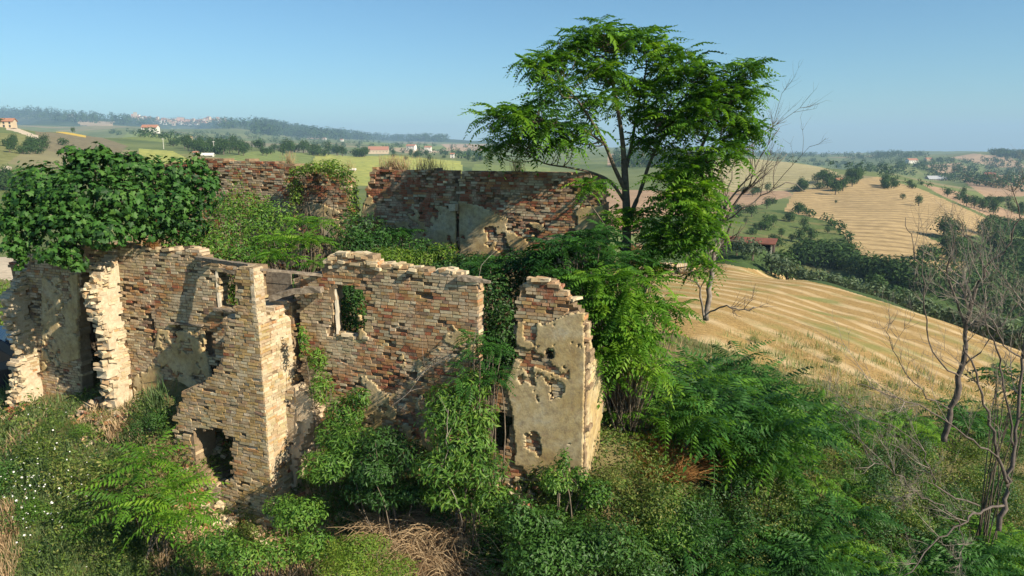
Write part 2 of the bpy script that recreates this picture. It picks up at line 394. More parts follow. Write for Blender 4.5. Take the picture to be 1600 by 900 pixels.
def field_mat(name, c1, c2, stripe=None, period=0, fine=0.6, amt=0.6, patch=None, direct=None, bmp=0.0, rad=None, dist=2.0):
    """two earth/crop colours, optional row stripes of a given period in metres along a direction or round a centre"""
    m, t, out = new_mat(name)
    c = ramp(t, noise(t, fine, 6, 0.62), [(0.32, c2), (0.68, c1)])
    c = mix(t, 0.55, c, ramp(t, noise(t, fine * 9, 3, 0.7), [(0.3, tuple(x * .55 for x in c2)), (0.7, tuple(x * 1.25 for x in c1))]))
    g = node(t, 'ShaderNodeNewGeometry')
    h = None
    if stripe:
        sx = node(t, 'ShaderNodeSeparateXYZ')
        vm = node(t, 'ShaderNodeVectorMath', operation='ADD')
        nz = node(t, 'ShaderNodeTexNoise'); nz.inputs['Scale'].default_value = 0.35 / period; nz.inputs['Detail'].default_value = 2
        t.links.new(g.outputs['Position'], nz.inputs['Vector'])
        sc_ = node(t, 'ShaderNodeVectorMath', operation='SCALE'); t.links.new(nz.outputs['Color'], sc_.inputs[0]); sc_.inputs['Scale'].default_value = period * dist
        t.links.new(g.outputs['Position'], vm.inputs[0]); t.links.new(sc_.outputs[0], vm.inputs[1])
        if rad is not None:
            s2 = node(t, 'ShaderNodeVectorMath', operation='SUBTRACT'); t.links.new(vm.outputs[0], s2.inputs[0]); s2.inputs[1].default_value = (rad[0], rad[1], 0)
            s3 = node(t, 'ShaderNodeVectorMath', operation='MULTIPLY'); t.links.new(s2.outputs[0], s3.inputs[0]); s3.inputs[1].default_value = (rad[2], rad[3], 0)
            ln = node(t, 'ShaderNodeVectorMath', operation='LENGTH'); t.links.new(s3.outputs[0], ln.inputs[0]); val = ln.outputs['Value']
        else:
            dp = node(t, 'ShaderNodeVectorMath', operation='DOT_PRODUCT'); t.links.new(vm.outputs[0], dp.inputs[0]); dp.inputs[1].default_value = (direct[0], direct[1], 0); val = dp.outputs['Value']
        ml = node(t, 'ShaderNodeMath', operation='MULTIPLY'); t.links.new(val, ml.inputs[0]); ml.inputs[1].default_value = 2 * math.pi / period
        sn = node(t, 'ShaderNodeMath', operation='SINE'); t.links.new(ml.outputs[0], sn.inputs[0])
        mr = node(t, 'ShaderNodeMapRange'); t.links.new(sn.outputs[0], mr.inputs[0]); mr.inputs[1].default_value = 0.0; mr.inputs[2].default_value = 0.9
        mr.inputs[3].default_value = 0.0; mr.inputs[4].default_value = amt
        bk = node(t, 'ShaderNodeMath', operation='MULTIPLY'); t.links.new(mr.outputs[0], bk.inputs[0])
        t.links.new(ramp(t, noise(t, 0.7 / period, 6, 0.75), [(0.34, (0.12,) * 3), (0.58, (1,) * 3)]), bk.inputs[1])
        c = mix(t, bk.outputs[0], c, stripe); h = bk.outputs[0]
    if patch:
        c = mix(t, ramp(t, noise(t, patch[1], 4, 0.6), [(0.52, (0,) * 3), (0.66, (0.8,) * 3)]), c, patch[0])
    nrm = None
    if bmp: nrm = bump(t, noise(t, 7, 5, 0.7), bmp, 0.15)
    princ(t, out, c, 0.95, nrm, 0.08)
    return m
def region(name, label, mat, polys, y0, y1):
    i = len(REG) + 1
    REG.append((name, label, mat))
    for pl in polys:
        k = inpoly(cx + wob, cy + wob * 0.6, pl) & (cr > y0) & (cr < y1)
        reg[k] = i
TAN = (0.44, 0.31, 0.17); TAN2 = (0.33, 0.22, 0.115); BRN = (0.36, 0.25, 0.16); GRN = (0.10, 0.15, 0.045); GRND = (0.055, 0.095, 0.03); YG = (0.24, 0.25, 0.06)
region('valley_woodland_floor', 'dark green scrub on the valley floor', field_mat('valley scrub', (0.07, 0.11, 0.035), (0.035, 0.065, 0.02), fine=0.15), [[(1000, 300), (1200, 300), (1420, 360), (1640, 380), (1800, 400), (1800, 700), (1560, 560), (1100, 430), (1000, 420)]], 60, 300)
region('stubble_field', 'golden mown stubble field beside the ruin', field_mat('golden stubble', (0.45, 0.30, 0.12), (0.32, 0.21, 0.08), (0.62, 0.47, 0.27), 2.6, 0.4, 0.85, ((0.20, 0.22, 0.07), 0.2), rad=(9.5, 25, 0.95, 0.36), bmp=0.9, dist=1.25),
       [[(880, 405), (1085, 413), (1130, 412), (1200, 425), (1300, 447), (1400, 478), (1500, 511), (1605, 547), (1900, 640), (1900, 720), (1600, 650), (1500, 640), (1400, 620), (1300, 598), (1200, 575), (1150, 550), (1050, 520), (900, 500)]], 22, 200)
region('scrub_hillside', 'green hillside below the far stubble', field_mat('green hillside', (0.13, 0.16, 0.05), (0.05, 0.085, 0.025), fine=0.08, patch=((0.17, 0.15, 0.06), 0.1)), [[(1130, 330), (1180, 322), (1225, 335), (1290, 345), (1322, 370), (1330, 393), (1380, 412), (1330, 430), (1100, 420)]], 120, 330)
region('stubble_hill', 'tan stubble hillside with curved swathes', field_mat('far stubble', (0.45, 0.325, 0.165), (0.35, 0.25, 0.12), (0.23, 0.165, 0.08), 8.0, 0.03, 1.0, None, rad=(20, 120, 0.7, 1.0), dist=0.9),
       [[(1225, 330), (1240, 300), (1290, 292), (1345, 280), (1372, 276), (1440, 296), (1500, 322), (1550, 345), (1545, 366), (1490, 371), (1430, 362), (1470, 380), (1510, 412), (1490, 440), (1380, 412), (1330, 393), (1322, 370), (1292, 345)]], 150, 560)
region('ridge_field', 'pale striped field on the ridge', field_mat('striped ridge field', (0.34, 0.30, 0.15), (0.27, 0.24, 0.11), (0.46, 0.38, 0.22), 12.0, 0.02, 1.0, None, direct=(0.8, 0.6), dist=0.6), [[(1080, 246), (1200, 249), (1280, 260), (1310, 270), (1285, 290), (1230, 298), (1080, 300)]], 350, 1000)
region('brown_field', 'brown ploughed fields beyond the tree', field_mat('brown plough', (0.40, 0.27, 0.17), (0.30, 0.20, 0.12), (0.30, 0.19, 0.11), 12, 0.02, 0.5, None, direct=(0.3, 0.95)),
       [[(860, 292), (1080, 300), (1230, 298), (1240, 305), (1180, 322), (1130, 335), (860, 345)], [(1495, 276), (1560, 270), (1620, 276), (1620, 306), (1540, 308)], [(1440, 287), (1500, 300), (1620, 345), (1620, 372), (1560, 345), (1470, 305)]], 200, 1100)
region('tan_hill_field', 'tan fields on the far right hill', field_mat('far tan', (0.42, 0.30, 0.19), (0.34, 0.24, 0.15), fine=0.01), [[(1485, 246), (1520, 240), (1575, 244), (1605, 262), (1560, 262)], [(1445, 258), (1500, 254), (1518, 266), (1470, 272)], [(950, 240), (1120, 240), (1120, 252), (950, 262)], [(690, 225), (760, 225), (755, 236), (690, 236)]], 700, 2600)
region('wooded_ridge', 'dark wooded ridges on the left horizon', field_mat('ridge woods', (0.045, 0.075, 0.03), (0.025, 0.045, 0.02), fine=0.004, patch=((0.16, 0.18, 0.07), 0.0016)), [[(-200, 140), (400, 140), (820, 190), (820, 226), (600, 220), (460, 212), (340, 203), (200, 200), (-200, 200)]], 2300, 9000)
region('vineyard', 'green vineyard slopes on the left', field_mat('vineyard', (0.17, 0.19, 0.055), (0.09, 0.12, 0.035), (0.06, 0.09, 0.025), 5.0, 0.05, 0.8, None, direct=(0.75, -0.66)), [[(-100, 268), (40, 262), (130, 268), (130, 290), (90, 320), (0, 330), (-100, 330)]], 120, 420)
region('grass_slope', 'olive green grass slopes on the left', field_mat('olive grass', (0.21, 0.21, 0.08), (0.14, 0.15, 0.05), fine=0.03), [[(-100, 205), (70, 210), (40, 235), (0, 262), (-100, 275)], [(130, 245), (300, 240), (320, 262), (250, 275), (130, 262)]], 200, 560)
region('fallow_field', 'grey brown fallow field on the left hill', field_mat('fallow', (0.21, 0.175, 0.10), (0.15, 0.13, 0.075), fine=0.04), [[(55, 205), (150, 212), (200, 228), (180, 246), (100, 245), (60, 228)]], 250, 620)
region('yellow_strip', 'yellow sunflower strip on the left hill', field_mat('yellow strip', (0.62, 0.42, 0.07), (0.45, 0.32, 0.06), fine=0.05), [[(68, 196), (100, 196), (136, 206), (134, 215), (90, 207), (68, 201)]], 350, 900)
region('meadow', 'yellow green meadow behind the back wall', field_mat('meadow', (0.38, 0.37, 0.09), (0.24, 0.29, 0.08), (0.17, 0.2, 0.06), 8, 0.02, 0.4, None, direct=(0.9, 0.4)), [[(215, 232), (270, 236), (320, 262), (220, 275)], [(495, 238), (560, 238), (720, 252), (730, 290), (560, 290), (480, 270)]], 250, 900)
region('terraced_slope', 'striped green slopes between the village and the ruin', field_mat('striped green slope', (0.22, 0.26, 0.08), (0.14, 0.18, 0.055), (0.10, 0.14, 0.04), 9.0, 0.03, 0.8, None, direct=(0.55, 0.83), dist=.8), [[(400, 236), (490, 240), (478, 272), (330, 266), (322, 252)], [(200, 206), (300, 214), (300, 226), (190, 216)], [(560, 222), (690, 226), (700, 234), (600, 233)], [(740, 256), (860, 262), (860, 290), (735, 290)]], 250, 2400)
region('tan_slope', 'pale stubble patches on the far left slopes', field_mat('pale far stubble', (0.42, 0.32, 0.20), (0.34, 0.26, 0.16), fine=0.01), [[(120, 188), (178, 190), (175, 197), (125, 196)], [(478, 212), (512, 213), (510, 218), (480, 217)], [(590, 232), (640, 230), (700, 238), (640, 240)]], 600, 4500)
region('dirt_road', 'pale dirt tracks on the left hill', field_mat('pale track', (0.55, 0.46, 0.34), (0.45, 0.37, 0.27), fine=0.2), [[(8, 199), (22, 198), (62, 213), (56, 218), (30, 207), (8, 202)], [(-40, 430), (-40, 402), (60, 401), (60, 406), (22, 440)], [(0, 264), (14, 258), (18, 263), (6, 282), (-20, 292), (-20, 280)]], 40, 560)
def default_mat():
    m, t, out = new_mat('patchwork farmland')
    g = node(t, 'ShaderNodeNewGeometry')
    vo = node(t, 'ShaderNodeTexVoronoi'); vo.inputs['Scale'].default_value = 1 / 170.0; vo.inputs['Randomness'].default_value = 0.9
    t.links.new(g.outputs['Position'], vo.inputs['Vector'])
    sep = node(t, 'ShaderNodeSeparateColor'); t.links.new(vo.outputs['Color'], sep.inputs[0])
    c = ramp(t, sep.outputs[0], [(0.0, (0.10, 0.14, 0.05)), (0.25, (0.15, 0.18, 0.06)), (0.45, (0.08, 0.12, 0.04)), (0.6, (0.22, 0.22, 0.09)), (0.8, (0.12, 0.16, 0.06)), (0.93, (0.32, 0.24, 0.15))])
    c = mix(t, 0.5, c, ramp(t, noise(t, 0.02, 6, 0.65), [(0.3, (0.05, 0.08, 0.03)), (0.7, (0.20, 0.22, 0.09))]))
    princ(t, out, c, 0.95, None, 0.05); return m
M_FARM = default_mat()
def ground_mat():
    m, t, out = new_mat('weedy ground')
    c = ramp(t, noise(t, 0.9, 7, 0.65), [(0.3, (0.07, 0.10, 0.03)), (0.5, (0.15, 0.14, 0.055)), (0.66, (0.30, 0.22, 0.12))])
    c = mix(t, 0.5, c, ramp(t, noise(t, 11, 5, 0.7), [(0.3, (0.05, 0.05, 0.02)), (0.7, (0.30, 0.25, 0.12))]))
    princ(t, out, c, 0.95, bump(t, noise(t, 14, 6, 0.7), 0.9, 0.08), 0.08); return m
M_GROUND = ground_mat()
REG.append(('ground', 'weedy ground round the ruin', M_GROUND)); iG = len(REG)
rcell = np.sqrt(cxx ** 2 + cr ** 2)
reg[(reg == 0) & (rcell < 75)] = iG
REG.append(('far_hills', 'hazy rolling farmland and ridges', M_FARM)); iF = len(REG)
reg[reg == 0] = iF
II = np.arange((nRr - 1))[:, None] * nA + np.arange(nA - 1)[None]
for i, (nm, lb, mt) in enumerate(REG, 1):
    sel = II[reg == i]
    if not len(sel): print('EMPTY REGION', nm); continue
    q = np.stack([sel, sel + nA, sel + nA + 1, sel + 1], -1)[:, ::-1]
    uq, inv = np.unique(q, return_inverse=True)
    o = mk(nm, TV.reshape(-1, 3)[uq], inv.reshape(q.shape), mt, None, True)
    tag(o, kind='structure'); o['label'] = lb
print('terrain', nRr, nA)
# ------------------------------------------------------------------ the ruined house
house = thing('ruined_farmhouse', 'roofless ruined brick farmhouse with broken walls, overgrown inside', 'ruined house', tuple(W(0, -2, 1.9)))
bpy.context.view_layer.update()
CRS = 0.064
PAL = np.array([(0.48, 0.37, 0.22), (0.44, 0.30, 0.135), (0.43, 0.225, 0.105), (0.32, 0.12, 0.068), (0.42, 0.33, 0.21), (0.56, 0.47, 0.32), (0.26, 0.175, 0.12), (0.45, 0.30, 0.17)])
# palette: cream, ochre, orange, red, grey buff, lime white, sooty brown, tan
IND = []      # candidates for single bricks: (size, wall object, matrix data, colour)
def wall(name, frame, poly, thick, mix_fn, holes=(), dents=(), core=M_CORE, miss=0.03, proud=0.0045, back=True, seed=0, ind=False, label=None, nobrick=None, rag=0.05, edge=None, clip=None):
    """frame: (origin xy, along xy, normal xy). poly/holes/dents in (s,z) metres on that plane."""
    org, al, nm = [np.asarray(q, float) for q in frame]
    rs = np.random.RandomState(100 + seed)
    pa = np.array(poly); s0, z0 = pa.min(0); s1, z1 = pa.max(0)
    cw = 0.066
    ns = int((s1 - s0) / cw) + 3; nz = int((z1 - z0) / CRS) + 3
    sg = s0 - cw + np.arange(ns + 1) * cw; zg = z0 - CRS + np.arange(nz + 1) * CRS
    def present(s, z):
        js = (N1.f(z * 3.7 + seed, s * 3.7, 3) - 0.5) * rag * 2.5
        if clip is not None: js = js * np.clip(np.minimum(s - clip[0], clip[1] - s) * 4, 0, 1)
        jz = (N2.f(s * 2.9 + seed, z * 2.9, 3) - 0.5) * rag * 2.5
        hf = (N3(z * 13 + seed, s * 5) - 0.5) * rag * 1.6
        if clip is not None: hf = hf * np.clip(np.minimum(s - clip[0], clip[1] - s) * 4, 0, 1)
        js = js + hf
        k = inpoly(s + js, z + jz, poly)
        for h in holes: k &= ~inpoly(s + js * 0.6, z + jz * 0.6, h)
        return k
    sc = (sg[:-1] + sg[1:]) / 2; zc = (zg[:-1] + zg[1:]) / 2
    SS, ZZ = np.meshgrid(sc, zc)
    pres = present(SS, ZZ)
    def to3(s, o, z):
        return np.stack([org[0] + al[0] * s + nm[0] * o, org[1] + al[1] * s + nm[1] * o, z], -1)
    # bricks
    B = []
    for k in range(nz):
        z = zc[k]; s = sg[0] - rs.rand() * 0.2
        hdr = rs.rand() < 0.5
        while s < sg[-1]:
            if rs.rand() < 0.25: hdr = not hdr
            L = (0.125 if hdr else rs.choice([0.17, 0.19, 0.25])) * rs.uniform(0.92, 1.06); hdr = (not hdr) if rs.rand() < 0.45 else hdr
            a_, b_ = s, s + L
            if clip: a_ = max(a_, clip[0]); b_ = min(b_, clip[1])
            if b_ - a_ > 0.03: B.append(((a_ + b_) / 2, z, b_ - a_))
            s += L + 0.011
    B = np.array(B)
    ok = present(B[:, 0], B[:, 1]) & (present(B[:, 0] - B[:, 2] * 0.3, B[:, 1]) | (rs.rand(len(B)) < .4)) & (present(B[:, 0] + B[:, 2] * 0.3, B[:, 1]) | (rs.rand(len(B)) < .4))
    B = B[ok]
    if nobrick is not None: B = B[~nobrick(B[:, 0], B[:, 1])]
    dn = np.zeros(len(B), bool)
    for pl, dep in dents: dn |= inpoly(B[:, 0], B[:, 1], pl)
    er = N3.f(B[:, 0] * 1.7 + seed, B[:, 1] * 1.7, 3)
    ms = (rs.rand(len(B)) < miss * (0.3 + 3.5 * np.clip(er - 0.45, 0, 1) * 4)) & ~dn
    edgeb = ~(present(B[:, 0] - B[:, 2] / 2 - .05, B[:, 1]) & present(B[:, 0] + B[:, 2] / 2 + .05, B[:, 1]) & present(B[:, 0], B[:, 1] + CRS * 1.2))
    # core grid with its front pushed in where bricks are missing
    VX, VZ = np.meshgrid(sg, zg)
    fr = -0.002 - 0.014 * N1.f(VX * 6 + seed, VZ * 6, 3) - 0.03 * np.clip(N2.f(VX * 1.3, VZ * 1.3 + seed, 3) - 0.55, 0, 1) * 4
    for (bs, bz, bl) in B[ms]:
        fr[(abs(VX - bs) < bl / 2 + .015) & (abs(VZ - bz) < CRS * 0.75)] -= 0.06
    for pl, dep in dents: fr[inpoly(VX, VZ, pl)] = -dep
    jx = rs.uniform(-.012, .012, VX.shape)
    F = to3(VX + jx, np.maximum(fr, -thick + 0.05), VZ + rs.uniform(-.008, .008, VX.shape)); K = to3(VX + jx, -thick + 0.03 * (N2.f(VX * 3, VZ * 3) - .5), VZ)
    nv = VX.size; V = np.concatenate([F.reshape(-1, 3), K.reshape(-1, 3)])
    idx = np.arange(nv).reshape(VX.shape)
    a, b, c, d = idx[:-1, :-1], idx[:-1, 1:], idx[1:, 1:], idx[1:, :-1]
    Q = [np.stack([a, b, c, d], -1)[pres]]
    Q.append(np.stack([a, d, c, b], -1)[pres] + nv)
    pp = np.pad(pres, 1)
    def side(mask, p, q): Q.append(np.stack([p[mask], p[mask] + nv, q[mask] + nv, q[mask]], -1))
    side(pres & ~pp[1:-1, :-2], d, a) ; side(pres & ~pp[1:-1, 2:], b, c); side(pres & ~pp[2:, 1:-1], c, d); side(pres & ~pp[:-2, 1:-1], a, b)
    Q = np.concatenate(Q)
    uq, inv = np.unique(Q, return_inverse=True)
    # check the outward direction of the front (normal nm)
    e1 = to3(1.0, 0, 0) - to3(0.0, 0, 0); up = np.array([0, 0, 1.]); nn = np.cross(e1, up)
    Qf = inv.reshape(Q.shape)
    if np.dot(nn[:2], nm) < 0: Qf = Qf[:, ::-1]
    wo = mk(name, V[uq], Qf, core, None, False, house)
    wo.parent = house; wo.matrix_parent_inverse = house.matrix_world.inverted()
    if label: wo['label'] = label
    # brick boxes
    keep = ~ms & ~dn
    B = B[keep]; edgeb = edgeb[keep]; n = len(B)
    th = np.where(edgeb, thick * rs.uniform(0.75, 1.0, n), 0.10)
    pr = rs.uniform(-proud, proud, n) + 0.002 + np.where(rs.rand(n) < 0.05, -0.014, 0)
    pr -= 0.03 * np.clip(N2.f(B[:, 0] * 1.3, B[:, 1] * 1.3 + seed, 3) - 0.55, 0, 1) * 4
    if edge: th = np.where(edgeb, np.minimum(th, edge), th)
    P_ = mix_fn(B[:, 0], B[:, 1])                      # (n, 8) probabilities
    P_ = P_ / P_.sum(1, keepdims=True); r = (0.78 * rs.rand(n) + 0.22 * ((N2.f(B[:, 0] * 4.3 + seed, B[:, 1] * 7.1, 2) - 0.22) / 0.56).clip(0, 0.999))[:, None]
    ci = (r > np.cumsum(P_, 1)).sum(1).clip(0, 7)
    colr = PAL[ci] * rs.uniform(0.78, 1.12, (n, 1)) * rs.uniform(0.95, 1.05, (n, 3))
    zj = 0.05 * (N1.f(B[:, 0] * 0.8 + seed, B[:, 1] * 0.12, 2) - 0.5) + rs.uniform(-.002, .002, n)
    tilt = rs.normal(0, 0.008, n) + np.where(edgeb, rs.normal(0, 0.035, n), 0)
    hx = B[:, 2] / 2 * rs.uniform(0.96, 1.0, n); hz = CRS / 2 - 0.0052 - rs.uniform(0, 0.002, n)
    cor = np.array([[-1, 1, -1], [1, 1, -1], [1, -1, -1], [-1, -1, -1], [-1, 1, 1], [1, 1, 1], [1, -1, 1], [-1, -1, 1]], float)  # s, out, z
    ls = cor[None, :, 0] * hx[:, None] + rs.uniform(-.005, .005, (n, 8)); lz = cor[None, :, 2] * hz[:, None] + rs.uniform(-.003, .003, (n, 8))
    s_ = B[:, 0][:, None] + ls - lz * tilt[:, None]; z_ = (B[:, 1] + zj)[:, None] + lz + ls * tilt[:, None]
    o_ = np.where(cor[None, :, 1] > 0, pr[:, None] + rs.uniform(-.004, .004, (n, 8)), (pr - th)[:, None])
    # choose single bricks
    single = np.zeros(n, bool)
    if ind:
        cen = to3(B[:, 0], 0 * B[:, 0], B[:, 1]); uu, vv = project(cen)
        cand = np.where((B[:, 2] > 0.15) & ~edgeb & (vv < 735))[0]
        rs.shuffle(cand)
        # a compact band of neighbours rather than a scatter
        cand = cand[np.argsort(((uu[cand] - ind[0]) / 1.0) ** 2 + ((vv[cand] - ind[1]) / 1.4) ** 2)][:ind[2]]
        single[cand] = True
        for i in cand:
            ang = math.atan2(al[1], al[0])
            c3 = to3(B[i, 0], pr[i] - th[i] / 2, B[i, 1] + zj[i])
            IND.append((wo, c3, ang, (hx[i] * 2, th[i], hz[i] * 2), ci[i], tilt[i]))
    m_ = ~single; n2 = m_.sum()
    vv3 = to3(s_[m_], o_[m_], z_[m_]).reshape(-1, 3)
    bq = BQ if np.dot(nn[:2], nm) < 0 else BQ[:, ::-1]
    fq = (bq[None] + (np.arange(n2) * 8)[:, None, None]).reshape(-1, 4)
    if n2:
        bo = mk('bricks', vv3, fq, M_BRICK, np.repeat(colr[m_], 8, 0))
        bo.parent = wo; bo['kind'] = 'stuff'
    return wo
def place_single():
    protos = {}
    cube = np.array([[-.5,-.5,-.5],[.5,-.5,-.5],[.5,.5,-.5],[-.5,.5,-.5],[-.5,-.5,.5],[.5,-.5,.5],[.5,.5,.5],[-.5,.5,.5]])
    for ci in range(8):
        for k in range(4):
            j = cube + NR.uniform(-1, 1, cube.shape) * np.array([0.018, 0.03, 0.05])
            protos[ci, k] = mk('brick', j, BQ, M_BRICK, np.tile(PAL[ci] * (0.78 + 0.12 * k), (8, 1)), link=False)
    for wo, c3, ang, dim, ci, tilt in IND:
        o = bpy.data.objects.new('brick', protos[ci, NR.randint(4)]); COL.objects.link(o)
        o.location = c3; o.rotation_euler = (0, -tilt, ang); o.scale = dim; o.parent = wo
def rot_s(f): return f
# colour mixtures --------------------------------------------------
def mixer(base, spots=()):
    """base: 8 weights; spots: list of (noise seed scale threshold weights)"""
    def fn(s, z):
        w_ = np.tile(np.array(base, float), (len(s), 1))
        for (sd, scl, thr, ww) in spots:
            k = np.clip((N3.f(s * scl + sd, z * scl + sd * 2, 4) - thr) * 9, 0, 1)[:, None]
            w_ = w_ * (1 - k) + np.array(ww, float) * k
        return w_
    return fn
#            cream ochre orange red grey white sooty tan
MIX_PIER = mixer([7, 7, .3, .05, 2, 1, .2, 5], [(3, 0.9, .60, [1, 3, 3, 1.2, 1, 0, 1, 3]), (9, 0.7, .58, [5, 1, .3, 0, 4, 3, .3, 2])])
MIX_SIDE = mixer([7, 1, .3, .05, 1, 8, 0, 3], [(5, 1.2, .6, [2, 2, 4, 1, 0, 1, 0, 3])])  # paler weights: strong sun on the side faces put into the brick colour
MIX_LEFT = mixer([5, 1.5, 1, .2, 4, 2, 1.4, 4], [(13, 1.0, .58, [2, 1, 4, 1.2, 2, 1, 1.5, 4]), (7, 0.7, .57, [4, 0, .5, 0, 5, 5, 1, 1])])
MIX_MID = mixer([5, 2, 5, .8, 1.2, 1.5, .8, 5], [(21, 0.8, .54, [1.5, 1, 6, 2.5, .5, .4, 1.2, 4]), (4, 0.9, .56, [5, 1, .5, 0, 4, 4, .5, 2])])
MIX_RIGHT = mixer([4, 2, 3.5, 1.5, 2, 1.5, 1, 4], [(2, 0.9, .55, [1, 1, 6, 3, .5, .5, 1, 2])])
MIX_BACK = mixer([2.2, .3, 3.5, 4, 2.6, 2, 1.6, 2], [(31, 0.6, .52, [.6, .2, 3, 7, 1, .6, 1.6, 1]), (8, 0.5, .55, [4, 1, .6, .5, 5, 4, 1, 3])])
FRONT = (A0, AX, NF)
def pp(lst, o=0.0): return [px(u, v, o) for u, v in lst]
def fr_(o): return (A0 + NF * o, AX, NF)
def tobase(pl, z=0.6):   # close the polygon down into the ground
    return pl
ZB = 0.4
sL = px(28, 500)[0]; sR = px(915, 600)[0]
prof = pp([(30, 470), (36, 430), (50, 405), (75, 392), (110, 386), (150, 386), (187, 384), (225, 388), (262, 392), (306, 392), (313, 400), (318, 410), (372, 418), (378, 414), (402, 419), (404, 426), (404, 478), (409, 478)])
# ---- front wall, left and middle up to the tall gap (one plane)
left_poly = [(sL, ZB)] + prof + pp([(455, 472)]) + [(px(455, 472)[0], ZB)]
o_win = pp([(340, 423), (370, 425), (370, 482), (340, 480)])
o_door = [px(127, 424), px(158, 424), px(163, 500), (px(163, 620)[0], ZB + .2), (px(124, 620)[0], ZB + .2), px(122, 520)]
dents = [(pp([(232, 498), (238, 494), (243, 520), (239, 540), (234, 528)]), .22), (pp([(270, 505), (284, 506), (285, 524), (277, 532), (271, 524)]), .2), (pp([(316, 516), (333, 520), (336, 556), (318, 558)]), .24),
         (pp([(330, 575), (344, 560), (348, 585), (335, 602), (318, 606)]), .2)]
plast_l = [pp([(66, 432), (122, 428), (124, 560), (66, 580)]), pp([(248, 515), (318, 520), (330, 590), (300, 640), (205, 660), (210, 590), (240, 560)])]
def nb_left(s, z):
    k = np.zeros(len(s), bool)
    for pl in plast_l: k |= inpoly(s, z, pl) & (N2.f(s * 3.1, z * 3.1, 4) > 0.47)
    return k
def mix_l2(s, z):
    a = MIX_LEFT(s, z); k = (s > px(368, 450)[0])[:, None]; return np.where(k, MIX_PIER(s, z), a)
fw = wall('front_wall', FRONT, left_poly, 0.30, mix_l2, [o_win, o_door], dents, seed=1, miss=0.05, nobrick=nb_left, ind=(290, 450, 45))
# ---- middle wall with the window
mid_poly = [(px(467, 480)[0], ZB)] + pp([(464, 470), (461, 436), (472, 430), (498, 431), (503, 424), (507, 414), (516, 404), (526, 398), (545, 397), (560, 400), (574, 398), (582, 404), (583, 413), (588, 419), (600, 417), (640, 419), (668, 424), (700, 428), (725, 434), (742, 441), (747, 452), (747, 545), (742, 600), (750, 640)]) + [(px(756, 640)[0], ZB)]
m_win = pp([(521, 447), (549, 447), (572, 456), (573, 526), (521, 524)])
low_hole = pp([(590, 735), (640, 738), (640, 780), (590, 780)])
mw = wall('front_wall', FRONT, mid_poly, 0.30, MIX_MID, [m_win], [(pp([(462, 475), (468, 475), (468, 560), (462, 560)]), .1)], seed=2, miss=0.05, ind=(650, 490, 105), clip=(-9, px(748, 500)[0]), label='middle stretch of front wall with the tall window opening')
# ---- right stretch
right_poly = [(px(745, 640)[0], ZB)] + pp([(745, 640), (762, 622), (775, 606), (786, 590), (803, 562), (806, 500), (810, 470), (812, 452), (822, 446), (836, 439), (850, 440), (866, 446), (876, 458), (888, 466), (893, 478), (902, 488), (914, 496)]) + [(sR, px(914, 500)[1]), (sR, ZB)]
r_hole = pp([(760, 645), (785, 640), (802, 655), (803, 668), (795, 682), (793, 706), (760, 706)])
port = pp([(853, 545), (865, 545), (866, 560), (853, 562)])
pl_r = pp([(808, 505), (830, 500), (850, 508), (890, 490), (920, 488), (922, 800), (800, 800), (806, 700), (800, 640), (790, 600), (806, 560)])
def cover_r(s, z):
    n = N2.f(s * 1.9 + 3, z * 1.9, 4) + (N1.f(s * 9, z * 9, 3) - .5) * .12
    zt = px(880, 575)[1]; band = (abs(z - zt + 0.25 * (s - px(870, 600)[0])) < 0.14) & (s < px(890, 600)[0])
    edge_ = (s > sR - 0.04) & (z > px(914, 540)[1])
    low = z < px(850, 735)[1]
    return inpoly(s, z, pl_r) & (n > 0.36) & ~(band & (n < 0.62)) & ~edge_ & ~(low & (n < 0.52))
rw = wall('front_wall', FRONT, right_poly, 0.30, MIX_RIGHT, [r_hole, port], [], seed=3, miss=0.04, nobrick=lambda s, z: ((s > sR - .2) & (z < px(914, 545)[1]) & (z > px(914, 740)[1])) | cover_r(s, z) & cover_r(s + .1, z) & cover_r(s - .1, z) & cover_r(s, z + .05), ind=(860, 470, 20), label='stepped right stretch of front wall with plaster and a small square port')
